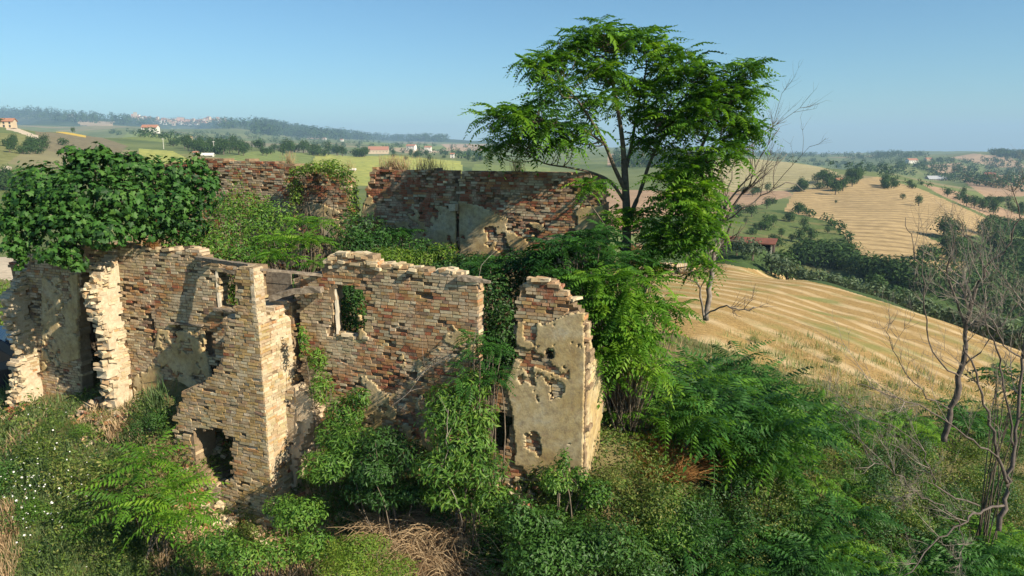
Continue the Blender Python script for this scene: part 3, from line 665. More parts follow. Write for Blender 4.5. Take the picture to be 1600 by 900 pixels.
# ---- plaster skins
def plaster(wo, frame, cover, s0, s1, z0, z1, seed=0, th=0.012, holes=(), pit=0.235):
    org, al, nm = [np.asarray(q, float) for q in frame]
    c = 0.028; ns = int((s1 - s0) / c); nz = int((z1 - z0) / c)
    VX, VZ = np.meshgrid(s0 + np.arange(ns + 1) * c, z0 + np.arange(nz + 1) * c)
    SS = (VX[:-1, :-1] + VX[1:, 1:]) / 2; ZZ = (VZ[:-1, :-1] + VZ[1:, 1:]) / 2
    m = cover(SS.ravel(), ZZ.ravel()).reshape(SS.shape)
    for h in holes: m &= ~inpoly(SS, ZZ, h)
    m &= (N3.f(SS * 5.5 + seed, ZZ * 5.5, 3) * 0.55 + N1.f(SS * 16, ZZ * 16 + seed, 2) * 0.45) > pit
    rs = np.random.RandomState(seed)
    f = th * (0.85 + 0.5 * N1.f(VX * 2 + seed, VZ * 2, 3)) + 0.012
    js = rs.uniform(-.012, .012, VX.shape)
    def to3(s, o, z): return np.stack([org[0] + al[0] * s + nm[0] * o, org[1] + al[1] * s + nm[1] * o, z], -1)
    F = to3(VX + js, f, VZ + js[::-1]); K = to3(VX + js, f * 0 - 0.05, VZ + js[::-1])
    nv = VX.size; V = np.concatenate([F.reshape(-1, 3), K.reshape(-1, 3)]); idx = np.arange(nv).reshape(VX.shape)
    a, b, c_, d = idx[:-1, :-1], idx[:-1, 1:], idx[1:, 1:], idx[1:, :-1]
    Q = [np.stack([a, b, c_, d], -1)[m]]
    pm = np.pad(m, 1)
    for mask, p, q in ((m & ~pm[1:-1, :-2], d, a), (m & ~pm[1:-1, 2:], b, c_), (m & ~pm[2:, 1:-1], c_, d), (m & ~pm[:-2, 1:-1], a, b)):
        Q.append(np.stack([p[mask], p[mask] + nv, q[mask] + nv, q[mask]], -1))
    Q = np.concatenate(Q)
    if not len(Q): return
    if np.dot(np.cross(np.append(al, 0), [0, 0, 1.])[:2], nm) < 0: Q = Q[:, ::-1]
    uq, inv = np.unique(Q, return_inverse=True)
    o = mk('plaster', V[uq], inv.reshape(Q.shape), M_PLAST, None, True); o.parent = wo; o['kind'] = 'stuff'
    return o
plaster(rw, FRONT, cover_r, px(780, 600)[0], sR - 0.01, ZB, px(850, 470)[1], 3, holes=[r_hole, port])
plaster(fw, FRONT, lambda s, z: (inpoly(s, z, plast_l[0]) | inpoly(s, z, plast_l[1])) & (N2.f(s * 3.1, z * 3.1, 4) > 0.44), sL, px(350, 500)[0], ZB, px(100, 400)[1], 5, 0.008, holes=[o_door])
def cov_mid(s, z):
    n = N3.f(s * 1.3 + 5, z * 1.3, 4); zl = px(640, 600)[1]
    return (n > 0.50 - 0.10 * np.clip((zl + 0.5 - z) / 1.2, -1.2, 1)) & inpoly(s, z, mid_poly) & (z < px(640, 500)[1]) & (s > px(560, 500)[0]) & ((N1.f(s * 6, z * 6, 3)) > 0.45)
plaster(mw, FRONT, cov_mid, px(470, 600)[0], px(745, 600)[0], ZB, px(640, 470)[1], 6, 0.004)
# ---- the projecting block: front face, lit side face
BO = 0.95
bl_poly = pp([(274, 800), (272, 700), (271, 655), (279, 632), (286, 612), (302, 603), (322, 598), (338, 580), (347, 548), (350, 520), (352, 499), (404, 502)], BO)
bl_poly = [(bl_poly[0][0], 0.2)] + bl_poly[1:-1] + [(-0.015, px(404, 502, BO)[1]), (-0.015, 0.2)]
b_open = pp([(302, 672), (345, 670), (351, 684), (363, 684), (363, 752), (340, 762), (306, 730)], BO)
bw = wall('projecting_block', fr_(BO), bl_poly, 0.60, MIX_PIER, [b_open], [], seed=4, miss=0.03, ind=(375, 600, 90), label='projecting block of cream brick with a low dark opening', edge=0.3, clip=(-9, -0.012))
SIDE = (A0, NF, AX)          # along = towards the viewer, normal = to the right
def psd(lst, s=0.0): return [pys(u, v, s) for u, v in lst]
z_f = px(404, 502, BO)[1]
sp = [(0.0, 0.2), (0.0, pys(453, 470, 0)[1]), (0.3, z_f + .16), (0.6, z_f + .07), (BO, z_f - .0), (BO, 0.2)]
sw = wall('projecting_block', SIDE, sp, 0.55, MIX_SIDE, [], [], core=M_COREP, seed=5, miss=0.015, proud=0.006, ind=(430, 560, 40), label='sunlit right side of the projecting block', edge=0.12, clip=(-9, BO - .004))  # bricks and core paler than the front, sunlight put into their colour
# rubble top of the block, behind its front
mb = MB()
for k in range(90):
    s = R.uniform(px(352, 497, BO)[0], -0.03); o = R.uniform(0.0, BO - .12)
    z = z_f - 0.04 + 0.14 * (1 - o / BO) * max(0, 1 + s / .35) + R.uniform(-.04, .02)
    M = np.array(Matrix.Translation(Vector(W(s, o, z))) @ Matrix.Rotation(-TH + R.uniform(-.4, .4), 4, 'Z') @ Matrix.Rotation(R.uniform(-.3, .3), 4, 'X'))
    mb.box((-.13, -.065, -.03), (.13 * R.uniform(.3, 1), .065, .03), PAL[R.choice([0, 4, 5, 7])] * R.uniform(.8, 1.1), .006, M)
rt = mb.build('rubble_top', M_BRICK); rt.parent = house; rt.matrix_parent_inverse = house.matrix_world.inverted(); rt['kind'] = 'stuff'
cfill = MB(); cfill_pts = [(px(353, 497, BO)[0], 0.0), (-0.06, 0.0), (-0.06, BO - .3), (px(353, 497, BO)[0], BO - .3)]
OPi = 0.945
pi_poly = pp([(368, 506), (368, 424), (374, 419), (382, 415), (392, 418), (402, 419), (402, 506)], OPi); sPi = pi_poly[-1][0]
pi_poly = [(a, b) for a, b in pi_poly[:-2]] + [(sPi, pi_poly[-2][1]), (sPi, pi_poly[-1][1])]
wall('upper_pier', fr_(OPi), pi_poly, 0.26, MIX_PIER, [], [], seed=14, miss=0.02, rag=.03, clip=(pi_poly[0][0], sPi), label='narrow sunlit brick pier standing on the projecting block beside the small window')
wall('upper_pier', (A0 + AX * (sPi + .01), NF, AX), [(OPi - .26, pi_poly[-1][1]), (OPi - .26, pi_poly[-2][1]), (OPi, pi_poly[-2][1]), (OPi, pi_poly[-1][1])], .1, MIX_SIDE, [], [], core=M_COREP, seed=15, miss=0.0, rag=.02, clip=(OPi - .26, OPi), edge=.08, label='sunlit right face of the narrow upper pier')  # same paler mix, sun on this face put into the colour
# ---- broken stub right of the block
ST = (A0 + NF * 0.35, AX, NF)
st_poly = [(0.0, 0.3)] + [(0.0, px(450, 612, .35)[1])] + pp([(458, 606), (472, 614), (486, 632), (491, 655), (482, 676), (470, 694), (462, 720), (460, 790)], .35); st_poly.append((st_poly[-1][0], 0.3))
wall('broken_stub', ST, st_poly, 0.42, MIX_SIDE, [], [(pp([(463, 660), (476, 662), (470, 690), (460, 700)], .35), .12)], core=M_COREP, seed=6, miss=0.2, proud=.015, rag=0.12, nobrick=lambda s, z: N3.f(s * 2.2, z * 2.2, 4) > 0.42, label='crumbled pale stub beside the projecting block')
# ---- cross walls seen end-on at the left
def fin(u_base, v_base, prof_px, seed, label):
    s = px(u_base, v_base)[0]
    pl = [pys(u, v, s) for u, v in prof_px]
    zt = pl[0][1]
    poly = [(-0.05, 0.8), (-0.05, zt)] + pl + [(pl[-1][0], 0.8)]
    # normal +AX, along NF
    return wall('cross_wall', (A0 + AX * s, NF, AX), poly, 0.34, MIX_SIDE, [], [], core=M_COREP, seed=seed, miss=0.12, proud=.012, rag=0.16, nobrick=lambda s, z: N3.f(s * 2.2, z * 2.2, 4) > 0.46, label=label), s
f1, sF1 = fin(207, 605, [(186, 392), (180, 405), (164, 430), (151, 452), (150, 470), (158, 490), (166, 520), (170, 560), (176, 600), (178, 640)], 7, 'ragged cross wall end left of the niche wall')
f2, sF2 = fin(66, 600, [(50, 400), (40, 425), (33, 440), (22, 470), (22, 505), (33, 535), (38, 560), (33, 600), (28, 625), (24, 660)], 8, 'ragged cross wall end at the far left corner')
def fin_rubble(wo, s, prof, n, seed):
    rs = np.random.RandomState(seed); mb = MB(); pr = [pys(u, v, s) for u, v in prof]
    for k in range(n):
        i = rs.randint(len(pr) - 1); t = rs.rand(); o = pr[i][0] * (1 - t) + pr[i + 1][0] * t + rs.normal(-.04, .05); z = pr[i][1] * (1 - t) + pr[i + 1][1] * t + rs.uniform(-.03, .03)
        M = np.array(Matrix.Translation(Vector(W(s + rs.uniform(-.32, -.02), o, z))) @ Matrix.Rotation(-TH + rs.choice([0, 1.57]) + rs.uniform(-.5, .5), 4, 'Z') @ Matrix.Rotation(rs.uniform(-.4, .4), 4, 'X') @ Matrix.Rotation(rs.uniform(-.4, .4), 4, 'Y'))
        mb.box((-.09 * rs.uniform(.4, 1.2), -.055, -.03), (.09 * rs.uniform(.4, 1.2), .055, .03 * rs.uniform(.7, 1.6)), PAL[rs.choice([0, 5, 5, 7, 4])] * rs.uniform(.85, 1.15), .012, M)
    o = mb.build('rubble', M_BRICK); o.parent = wo; o['kind'] = 'stuff'
fin_rubble(f1, sF1, [(180, 405), (164, 430), (151, 452), (150, 470), (158, 490), (166, 520), (170, 560), (176, 600), (178, 640)], 150, 1)
fin_rubble(f2, sF2, [(40, 425), (33, 440), (22, 470), (22, 505), (33, 535), (38, 560), (33, 600), (28, 625), (24, 660)], 150, 2)
# ---- return wall at the right corner, partly plastered
ret = [(0.0 - .03, ZB), (0.0 - .03, px(914, 500)[1] - .02)] + [pys(u, v, sR) for u, v in [(917, 505), (921, 530), (924, 545), (930, 560), (938, 575), (944, 600), (944, 640), (936, 660)]]
ret = [(min(a, -.12), b) for a, b in ret] + [(pys(936, 660, sR)[0] - .1, ZB)]
rtw = wall('return_wall', (A0 + AX * sR, NF, AX), ret, 0.28, MIX_SIDE, [], [], core=M_COREP, seed=9, miss=.1, label='pale sunlit return wall at the right corner', edge=.1, nobrick=lambda s, z: N2.f(s * 2 + 8, z * 2, 3) > 0.4)
plaster(rtw, (A0 + AX * sR, NF, AX), lambda s, z: inpoly(s, z, ret) & (N2.f(s * 2 + 8, z * 2, 3) > 0.38), min(a for a, b in ret), -.02, ZB, max(b for a, b in ret), 9, .012)
# ---- back wall
OB = -5.0
bk_poly = [(px(230, 300, OB)[0], 1.5)] + pp([(230, 262), (260, 256), (290, 252), (300, 249), (345, 248), (400, 251), (455, 257), (462, 260), (482, 258), (505, 262), (530, 272), (542, 284), (546, 330), (546, 345), (563, 345), (567, 325), (572, 300), (580, 270), (583, 263), (600, 264), (640, 265), (690, 266), (707, 268), (710, 284), (716, 292), (722, 272), (730, 268), (800, 268), (880, 270), (934, 273), (942, 290), (944, 400)], OB)
bk_poly.append((bk_poly[-1][0], 1.5))
pl_b = pp([(455, 322), (500, 318), (530, 330), (545, 345), (545, 420), (455, 420)], OB)
pl_b2 = pp([(585, 325), (640, 318), (690, 322), (712, 330), (712, 460), (585, 460)], OB)
pl_b3 = pp([(718, 315), (750, 322), (800, 345), (850, 350), (900, 325), (944, 320), (944, 460), (718, 460)], OB)
pl_b4 = pp([(568, 300), (600, 318), (640, 330), (640, 420), (560, 420)], OB)
def cover_b(s, z):
    k = inpoly(s, z, pl_b) | inpoly(s, z, pl_b2) | inpoly(s, z, pl_b3) | inpoly(s, z, pl_b4)
    return k & (N1.f(s * 1.6, z * 1.6, 4) + (N3.f(s * 8, z * 8, 2) - .5) * .22 > 0.49) & inpoly(s, z, bk_poly)
gaps = [pp([(705, 455), (705, 380), (718, 380), (718, 455)], OB)]
bkw = wall('back_wall', fr_(OB), bk_poly, 0.45, MIX_BACK, [], [(pp([(707, 330), (717, 330), (718, 400), (707, 400)], OB), .18), (pp([(707, 284), (717, 284), (716, 318), (710, 318)], OB), .08)], seed=10, miss=0.06, proud=.01,
           nobrick=lambda s, z: cover_b(s, z) & cover_b(s + .1, z) & cover_b(s - .1, z), label='tall red brick back wall streaked with shade', edge=.3)
plaster(bkw, fr_(OB), cover_b, bk_poly[0][0], bk_poly[-1][0] - .02, 1.6, px(700, 300, OB)[1], 10, .012)
# lit end of the back wall
sE = bk_poly[-1][0]
mb = MB()
# protruding pale block halfway along
q = px(712, 323, OB); M = np.array(Matrix.Translation(Vector(W(q[0], OB + .1, q[1]))) @ Matrix.Rotation(-TH, 4, 'Z'))
mb.box((-.09, -.12, -.08), (.09, .1, .08), (.55, .46, .33), .012, M)
o = mb.build('corbel_stone', M_BRICK); o.parent = bkw
# end walls of the house (left side, and the broken far corner at the right)
wall('end_wall', (A0 + AX * (sL + .02), -NF, -AX), [(0.0, 1.2), (0.0, px(40, 410)[1]), (2.5, px(60, 400)[1] - .1), (4.9, px(60, 400)[1] + .1), (4.9, 1.2)], .35, MIX_BACK, seed=11, label='left end wall under the fig')
cs = P(988, 400, 18.2); n_ = MB()
sc0 = float(np.dot(cs[:2] - A0, AX)); oc0 = float(np.dot(cs[:2] - A0, NF))
wall('corner_stub', (A0 + NF * oc0, AX, NF), [(sc0 - .22, 1.0), (sc0 - .22, P(975, 395, 18.2)[2]), (sc0 - .1, P(980, 384, 18.2)[2]), (sc0 + .15, P(990, 384, 18.2)[2]), (sc0 + .2, 1.0)], .4, MIX_PIER, seed=12, miss=.1, label='standing brick stump behind the tall tree')
# ---- timbers, planks, frames
def beam(name, a, b, w_, h_, label=None, bend=0.0, mat=M_WOOD, rough=.008, taper=1.0):
    a = Vector(a); b = Vector(b); d = b - a; L = d.length; mb = MB(); nS = 9
    q = d.to_track_quat('X', 'Z'); pts = []
    rs = np.random.RandomState(int(abs(a.x * 100)) % 999)
    V = []
    for i in range(nS):
        t = i / (nS - 1); k = 1 - (1 - taper) * t
        c = a + d * t + Vector((0, 0, bend * math.sin(t * math.pi)))
        for (y, z) in ((-.5, -.5), (.5, -.5), (.5, .5), (-.5, .5)):
            p = c + q @ Vector((0, y * w_ * k + rs.uniform(-rough, rough), z * h_ * k + rs.uniform(-rough, rough)))
            V.append(p)
    Q = []
    for i in range(nS - 1):
        for k in range(4): Q.append([i * 4 + k, i * 4 + (k + 1) % 4, i * 4 + 4 + (k + 1) % 4, i * 4 + 4 + k])
    Q += [[3, 2, 1, 0], [(nS - 1) * 4 + k for k in range(4)]]
    mb.add(np.array(V), Q); o = mb.build(name, mat); o.parent = house; o.matrix_parent_inverse = house.matrix_world.inverted()
    if label: o['label'] = label
    return o
def Wp(u, v, o): s, z = px(u, v, o); return W(s, o, z)
beam('timber_beam', Wp(308, 403, .02), Wp(392, 416, .80), .12, .075, 'long grey lintel plank over the small window')
beam('timber_beam', Wp(312, 413, -.08), Wp(378, 427, -.08), .16, .075, 'lower lintel plank under the first')
beam('timber_beam', Wp(398, 420, .80), Wp(505, 430, -.05), .09, .045, 'thin grey plank spanning the gap')
beam('timber_beam', Wp(424, 466, .32), Wp(503, 452, .14), .20, .12, 'thick silvery timber laid across the gap', 0.05, taper=.75, rough=.02)
beam('timber_beam', Wp(318, 412, .1), Wp(332, 408, .1), .10, .06, 'short board end on the wall top')
beam('timber_beam', Wp(718, 433, -.02), Wp(766, 441, -.05), .20, .10, 'board sticking out of the wall top at the right', taper=.35)
beam('timber_beam', Wp(338, 482, .01), Wp(372, 485, .01), .2, .05, 'grey sill under the small window')
beam('door_lintel', Wp(118, 418, .02), Wp(170, 416, .02), .22, .07)
beam('niche_lintel', Wp(268, 505, .01), Wp(318, 508, .01), .12, .035, 'thin board over the niches')
# window frame remains
s_, z_ = px(339, 450); beam('window_frame', W(s_, -.05, px(338, 424)[1]), W(s_, -.05, px(338, 481)[1]), .10, .05, 'pale left jamb of the small window', mat=simple('bleached wood', (.62, .55, .44), .9, (.45, .39, .30), 12))
s_, z_ = px(521, 450); beam('window_frame', W(s_ - .01, -.10, px(521, 447)[1]), W(s_ - .01, -.10, px(521, 524)[1]), .14, .04, 'pale left jamb of the tall window', mat=bpy.data.materials['bleached wood'])
# plank panel closing the gap, one board at a time
s0p, s1p = px(405, 450)[0], px(444, 450)[0]; zt, zb = px(425, 425)[1], px(425, 488)[1]
panel = MB(); nbd = 6
for i in range(nbd):
    za = zb + (zt - zb) * i / nbd; zc2 = zb + (zt - zb) * (i + .94) / nbd
    Mx = np.array(Matrix.Translation(Vector(W((s0p + s1p) / 2, -.24 - .01 * (i % 2), (za + zc2) / 2))) @ Matrix.Rotation(-TH, 4, 'Z') @ Matrix.Rotation(R.uniform(-.01, .01), 4, 'Y'))
    b_ = MB(); b_.box((-(s1p - s0p) / 2, -.015, -(zc2 - za) / 2), ((s1p - s0p) / 2, .015, (zc2 - za) / 2), None, .004, Mx)
    o = b_.build('plank', M_WOOD); o.parent = house; o.matrix_parent_inverse = house.matrix_world.inverted()
# ---- heap of loose bricks on the wall over the tall window, and loose bricks on top edges
def loose(parent, pts, spread, n, pal, sc=1.0, name='loose_bricks'):
    mb = MB()
    for k in range(n):
        u, v = pts[R.randrange(len(pts))]
        s, z = px(u + R.uniform(-spread, spread), v + R.uniform(-spread * .4, spread * .4)); o = R.uniform(-.27, -.02)
        M = np.array(Matrix.Translation(Vector(W(s, o, z))) @ Matrix.Rotation(-TH + R.choice([0, 0, 0, 1.5]) + R.uniform(-.25, .25), 4, 'Z') @ Matrix.Rotation(R.uniform(-.15, .15), 4, 'X') @ Matrix.Rotation(R.uniform(-.15, .15), 4, 'Y'))
        mb.box((-.13 * sc, -.065 * sc, -.028), (.13 * sc * R.uniform(.3, 1), .065 * sc, .028), PAL[R.choice(pal)] * R.uniform(.85, 1.15), .008, M)
    o = mb.build(name, M_BRICK); o.parent = parent; o['kind'] = 'stuff'
loose(mw, [(516, 408), (525, 402), (535, 399), (548, 400), (560, 402), (572, 404), (578, 412), (540, 408), (560, 412), (570, 420), (520, 415), (530, 410)], 6, 90, [0, 5, 5, 4, 7])
loose(mw, [(590, 417), (600, 416), (615, 418), (630, 418), (650, 421), (690, 422), (700, 426), (715, 430), (727, 434), (738, 440)], 6, 40, [0, 5, 5, 7])
loose(rw, [(838, 438), (850, 439), (866, 446), (878, 460), (890, 470)], 5, 16, [0, 5, 7])
loose(fw, [(200, 385), (230, 388), (260, 391), (295, 391), (180, 385)], 8, 26, [0, 4, 4, 6])
loose(mw, [(530, 524), (545, 525), (560, 526), (570, 526)], 5, 14, [0, 5, 5, 7])
# fallen bricks at the foot of the walls
def fallen(name, label, pts, n, seed):
    rs = np.random.RandomState(seed); mb = MB()
    for k in range(n):
        s, o, r = pts[rs.randint(len(pts))]; a = rs.uniform(0, 6.28); q = r * rs.rand() ** .6; w_ = W(s, o, 0); x = w_[0] + math.cos(a) * q; y = w_[1] + math.sin(a) * q
        z = gz(x, y) + rs.uniform(-.02, .30) * (1 - q / r)
        M = np.array(Matrix.Translation(Vector((x, y, z))) @ Matrix.Rotation(rs.uniform(0, 6.28), 4, 'Z') @ Matrix.Rotation(rs.uniform(-.7, .7), 4, 'X') @ Matrix.Rotation(rs.uniform(-.7, .7), 4, 'Y'))
        mb.box((-.1 * rs.uniform(.4, 1.2), -.06, -.03), (.1 * rs.uniform(.4, 1.2), .06, .03 * rs.uniform(.8, 1.5)), PAL[rs.choice([0, 2, 5, 7, 4, 3])] * rs.uniform(.8, 1.1), .014, M)
    o = mb.build(name, M_BRICK); tag(o, label, None, None, 'stuff')
fallen('rubble', 'fallen bricks heaped along the foot of the broken walls', [(sF1 + .2, .8, .6), (sF2 + .1, .9, .6), (sF1 - .8, .4, .5), (-2.2, .5, .5), (.3, .9, .6), (.1, 1.5, .6), (-.8, 1.3, .4), (1.4, .5, .6), (2.6, .4, .6), (3.6, .3, .5), (5.3, .4, .5), (4.4, .1, .6), (-1.6, 1.2, .5)], 620, 3)
place_single()

# ------------------------------------------------------------------ leaf templates
FSEED = [0]
def frond_tpl(pairs=10, L=0.8, lw=0.032, ll=0.13, droop=0.25):
    """one compound leaf along +X, drooping; returns verts, quads"""
    V = []; Q = []
    def add(v, q):
        n = len(V); V.extend(v); Q.extend([[n + i for i in f] for f in q])
    def rp(t): x = L * t; return np.array([x, 0, 0.10 * L * math.sin(t * 2.2) - droop * L * t * t])
    for i in range(4):
        a, b = rp(i / 4), rp((i + 1) / 4); wd = 0.006 * (1 - .6 * i / 4)
        add([a + [0, -wd, 0], a + [0, wd, 0], b + [0, wd, 0], b + [0, -wd, 0]], [[0, 1, 2, 3]])
    jr = np.random.RandomState(pairs * 7 + int(L * 100) + FSEED[0]); FSEED[0] += 13; bend = jr.uniform(-.25, .25)
    for i in range(pairs):
        t = 0.16 + 0.80 * i / (pairs - 1); p = rp(t)
        k = math.sin(math.pi * (0.22 + 0.72 * (i / (pairs - 1)))) ** 0.6
        for sgn in (-1, 1):
            if jr.rand() < .05: continue
            l = ll * k * jr.uniform(.78, 1.12); d = np.array([0.38 + jr.uniform(-.2, .2), sgn * 0.9, -0.28 + jr.uniform(-.3, .15)]); d /= np.linalg.norm(d)
            w_ = np.array([0.9, -sgn * 0.38, 0.05]) * lw * (0.6 + .4 * k)
            m = p + d * l * 0.42
            tip = p + d * l + np.array([0, 0, -0.18 * l])
            add([p, m + w_ * 0.5, tip, m - w_ * 0.5], [[0, 1, 2, 3]] if sgn > 0 else [[3, 2, 1, 0]])
    V = [v + np.array([0, bend * v[0] ** 2, 0]) for v in V]
    p = rp(1.0) + np.array([0, bend * L * L, 0]); add([p, p + [ll * .3, lw * .5, -.03], p + [ll * .7, 0, -.08], p + [ll * .3, -lw * .5, -.03]], [[0, 1, 2, 3]])
    return np.array(V), np.array(Q)
def fig_tpl():
    """five-lobed broad leaf, flat fan folded along the midrib"""
    r = []; 
    ang = [-150, -118, -92, -66, -45, -22, 0, 22, 45, 66, 92, 118, 150]
    rad = [0.30, 0.62, 0.42, 0.88, 0.55, 0.80, 1.15, 0.80, 0.55, 0.88, 0.42, 0.62, 0.30]
    V = [np.array([0, 0, 0.])]
    for a, q in zip(ang, rad):
        x = math.cos(math.radians(a)) * q; y = math.sin(math.radians(a)) * q
        V.append(np.array([x, y, -0.28 * abs(y) ** 1.3 - 0.12 * x * x]))
    T = [[0, i, i + 1] for i in range(1, 13)]
    return np.array(V) * 0.5, np.array(T)
def leaf_tpl(w_=0.42):
    V = np.array([[0, 0, 0], [0.45, w_ * .5, -0.03], [1, 0, -0.16], [0.45, -w_ * .5, -0.03]]); return V, np.array([[0, 1, 2, 3]])
def blade_tpl():
    V = np.array([[-.03, 0, 0], [.03, 0, 0], [.025, .06, .5], [-.025, .06, .5], [0, .28, 1.0]])
    return V, np.array([[0, 1, 2, 3]]), np.array([[3, 2, 4]])
def orient(fwd, roll=None, upv=(0, 0, 1), flip=False):
    """rotation matrices with x along fwd and z as close to up as possible"""
    f = fwd / (np.linalg.norm(fwd, axis=1)[:, None] + 1e-9)
    up = np.broadcast_to(np.asarray(upv, float), f.shape)
    y = np.cross(up, f); y /= np.linalg.norm(y, axis=1)[:, None] + 1e-6
    z = np.cross(f, y)
    if roll is not None:
        c, s = np.cos(roll)[:, None], np.sin(roll)[:, None]; y, z = y * c + z * s, z * c - y * s
    return np.stack([f, y, z], -1)
class LeafBag:
    def __init__(s): s.V = []; s.F = {}; s.C = []; s.n = 0
    def add(s, tpl, pos, M, sc, r):
        tv, faces = tpl[0], tpl[1:]
        v = np.einsum('nij,kj->nki', M, tv) * np.asarray(sc).reshape(-1, 1, 1) + pos[:, None]
        k = len(tv); n = len(pos)
        s.V.append(v.reshape(-1, 3)); s.C.append(np.repeat(np.asarray(r).reshape(-1), k))
        for f in faces:
            s.F.setdefault(f.shape[1], []).append((f[None] + (s.n + np.arange(n) * k)[:, None, None]).reshape(-1, f.shape[1]))
        s.n += n * k
    def build(s, name, mat, parent=None, smooth=False):
        V = np.concatenate(s.V); C = np.concatenate(s.C)
        return mk(name, V, [np.concatenate(f) for f in s.F.values()], mat, np.stack([C, C, C], -1), smooth, parent)
FR = [frond_tpl(8, .70, .088, .21, .55), frond_tpl(9, .82, .090, .22, .70), frond_tpl(7, .60, .084, .19, .42), frond_tpl(8, .74, .082, .20, .62), frond_tpl(6, .5, .075, .19, .35), frond_tpl(9, .78, .07, .2, .5)]
FRD = [frond_tpl(10, .8, .05, .16, .35), frond_tpl(11, .95, .05, .17, .42), frond_tpl(9, .7, .05, .16, .5), frond_tpl(10, .88, .052, .17, .28)]
FRW = [frond_tpl(8, .72, .07, .19, .30), frond_tpl(9, .82, .072, .20, .42), frond_tpl(7, .6, .065, .18, .4), frond_tpl(9, .75, .068, .19, .52)]
FIG = fig_tpl(); LEAF = leaf_tpl(); LEAFN = leaf_tpl(.26); BLADE = blade_tpl()
def rdir(n, zlo=-1, zhi=1):
    z = NR.uniform(zlo, zhi, n); a = NR.uniform(0, 2 * math.pi, n); h = np.sqrt(1 - z * z)
    return np.stack([h * np.cos(a), h * np.sin(a), z], -1)
def whorl(bag, tips, nf, size, tpls=FR, up=0.15, r0=0.45, rs=0.2, incl=0.35):
    """umbrella of fronds at every tip"""
    for tp in tips:
        n = max(3, int(nf * NR.uniform(.7, 1.25))); a = NR.uniform(0, 6.28) + np.arange(n) * 2.4 + NR.uniform(-.3, .3, n)
        zz = NR.uniform(-incl, incl * 1.6, n) + up
        f = np.stack([np.cos(a), np.sin(a), zz], -1)
        M = orient(f, NR.uniform(-.4, .4, n))
        ti = NR.randint(len(tpls), size=n); S_ = NR.uniform(.55, 1.12, n) * size; C_ = np.clip(NR.normal(r0, rs, n), 0, 1)
        for j in range(len(tpls)):
            q = ti == j
            if q.any(): bag.add(tpls[j], np.repeat(tp[None], q.sum(), 0) + f[q] * 0.03, M[q], S_[q], C_[q])
def clumps(bag, tpl, cs, n, size, r0=0.45, rs=0.22, fill=0.35, outw=0.9, upb=0.35, sj=.35, droop=0.0):
    """leaves through a set of ellipsoids (cx,cy,cz,rx,ry,rz), mostly near the skin"""
    cs = np.asarray(cs, float); wv = cs[:, 3] * cs[:, 4] + cs[:, 3] * cs[:, 5]; wv /= wv.sum()
    ci = NR.choice(len(cs), n, p=wv)
    d = rdir(n); rad = np.where(NR.rand(n) < fill, NR.uniform(.3, .9, n), NR.uniform(.82, 1.1, n))
    lump = 0.75 + 0.5 * N1.f(d[:, 0] * 2 + ci * 3.1, d[:, 1] * 2 + d[:, 2] * 2.3, 3)
    pos = cs[ci, :3] + d * cs[ci, 3:] * (rad * lump)[:, None]
    f = rdir(n) * 0.8 + d * outw * 0.5 + np.array([0, 0, -droop])
    nrm = d * outw + rdir(n) * 0.6 + np.array([0, 0, upb])
    f = f - nrm * (f * nrm).sum(1)[:, None] / (nrm * nrm).sum(1)[:, None]
    f /= np.linalg.norm(f, axis=1)[:, None]; nrm /= np.linalg.norm(nrm, axis=1)[:, None]
    y = np.cross(nrm, f); M = np.stack([f, y, nrm], -1)
    bag.add(tpl, pos, M, size * NR.uniform(1 - sj, 1 + sj, n), np.clip(NR.normal(r0, rs, n), 0, 1))
    return pos
def wig(a, b, n=6, amp=0.08, seedr=None):
    a = np.asarray(a, float); b = np.asarray(b, float); L = np.linalg.norm(b - a)
    t = np.linspace(0, 1, n)[:, None]; off = NR.uniform(-1, 1, (n, 3)) * amp * L; off[0] = 0; off[-1] = 0
    return a + (b - a) * t + off
def Pl(u, v, Y): return P(u, v, Y)
def catm(pts, sub=4):
    pts = [np.asarray(p, float) for p in pts]; out = []
    for i in range(len(pts) - 1):
        p0 = pts[max(i - 1, 0)]; p1 = pts[i]; p2 = pts[i + 1]; p3 = pts[min(i + 2, len(pts) - 1)]
        for k in range(sub):
            t = k / sub
            out.append(.5 * ((2 * p1) + (p2 - p0) * t + (2 * p0 - 5 * p1 + 4 * p2 - p3) * t * t + (3 * p1 - p0 - 3 * p2 + p3) * t ** 3))
    out.append(pts[-1]); return np.array(out)

# ------------------------------------------------------------------ the tall tree of heaven by the right corner
TY = 17.0
base = P(962, 655, 14.6)
tt = thing('tall_tree', 'tall leafy tree with feathery leaves rising at the right end of the ruin', 'tree', tuple(base))
bpy.context.view_layer.update()
tk = MB(); nodes = []
def limb(pl, r0, r1, seg=7):
    pts = catm([P(*q) for q in pl]); n = len(pts); tk.tube(pts, np.linspace(r0, r1, n), seg); nodes.extend([(p, r) for p, r in zip(pts, np.linspace(r0, r1, n))][1:])
limb([(960, 670, 14.6), (964, 600, 14.8), (968, 540, 15.3), (973, 470, 16.0), (978, 400, 16.5), (979, 340, 16.8), (977, 290, 17), (975, 250, 17)], .17, .075)
limb([(975, 250, 17), (972, 215, 17), (965, 170, 16.9), (955, 120, 16.8), (945, 80, 16.8), (940, 55, 16.8)], .07, .012, 6)
limb([(978, 300, 17), (960, 262, 16.8), (945, 225, 16.6), (925, 190, 16.4), (905, 160, 16.2), (880, 130, 16.1)], .055, .012, 6)
limb([(979, 320, 17), (955, 285, 17), (925, 270, 17), (890, 262, 17), (850, 255, 17), (815, 235, 17)], .045, .01, 5)
limb([(945, 225, 16.6), (915, 205, 16.4), (880, 195, 16.2), (840, 185, 16), (800, 180, 16), (770, 185, 16)], .035, .01, 5)
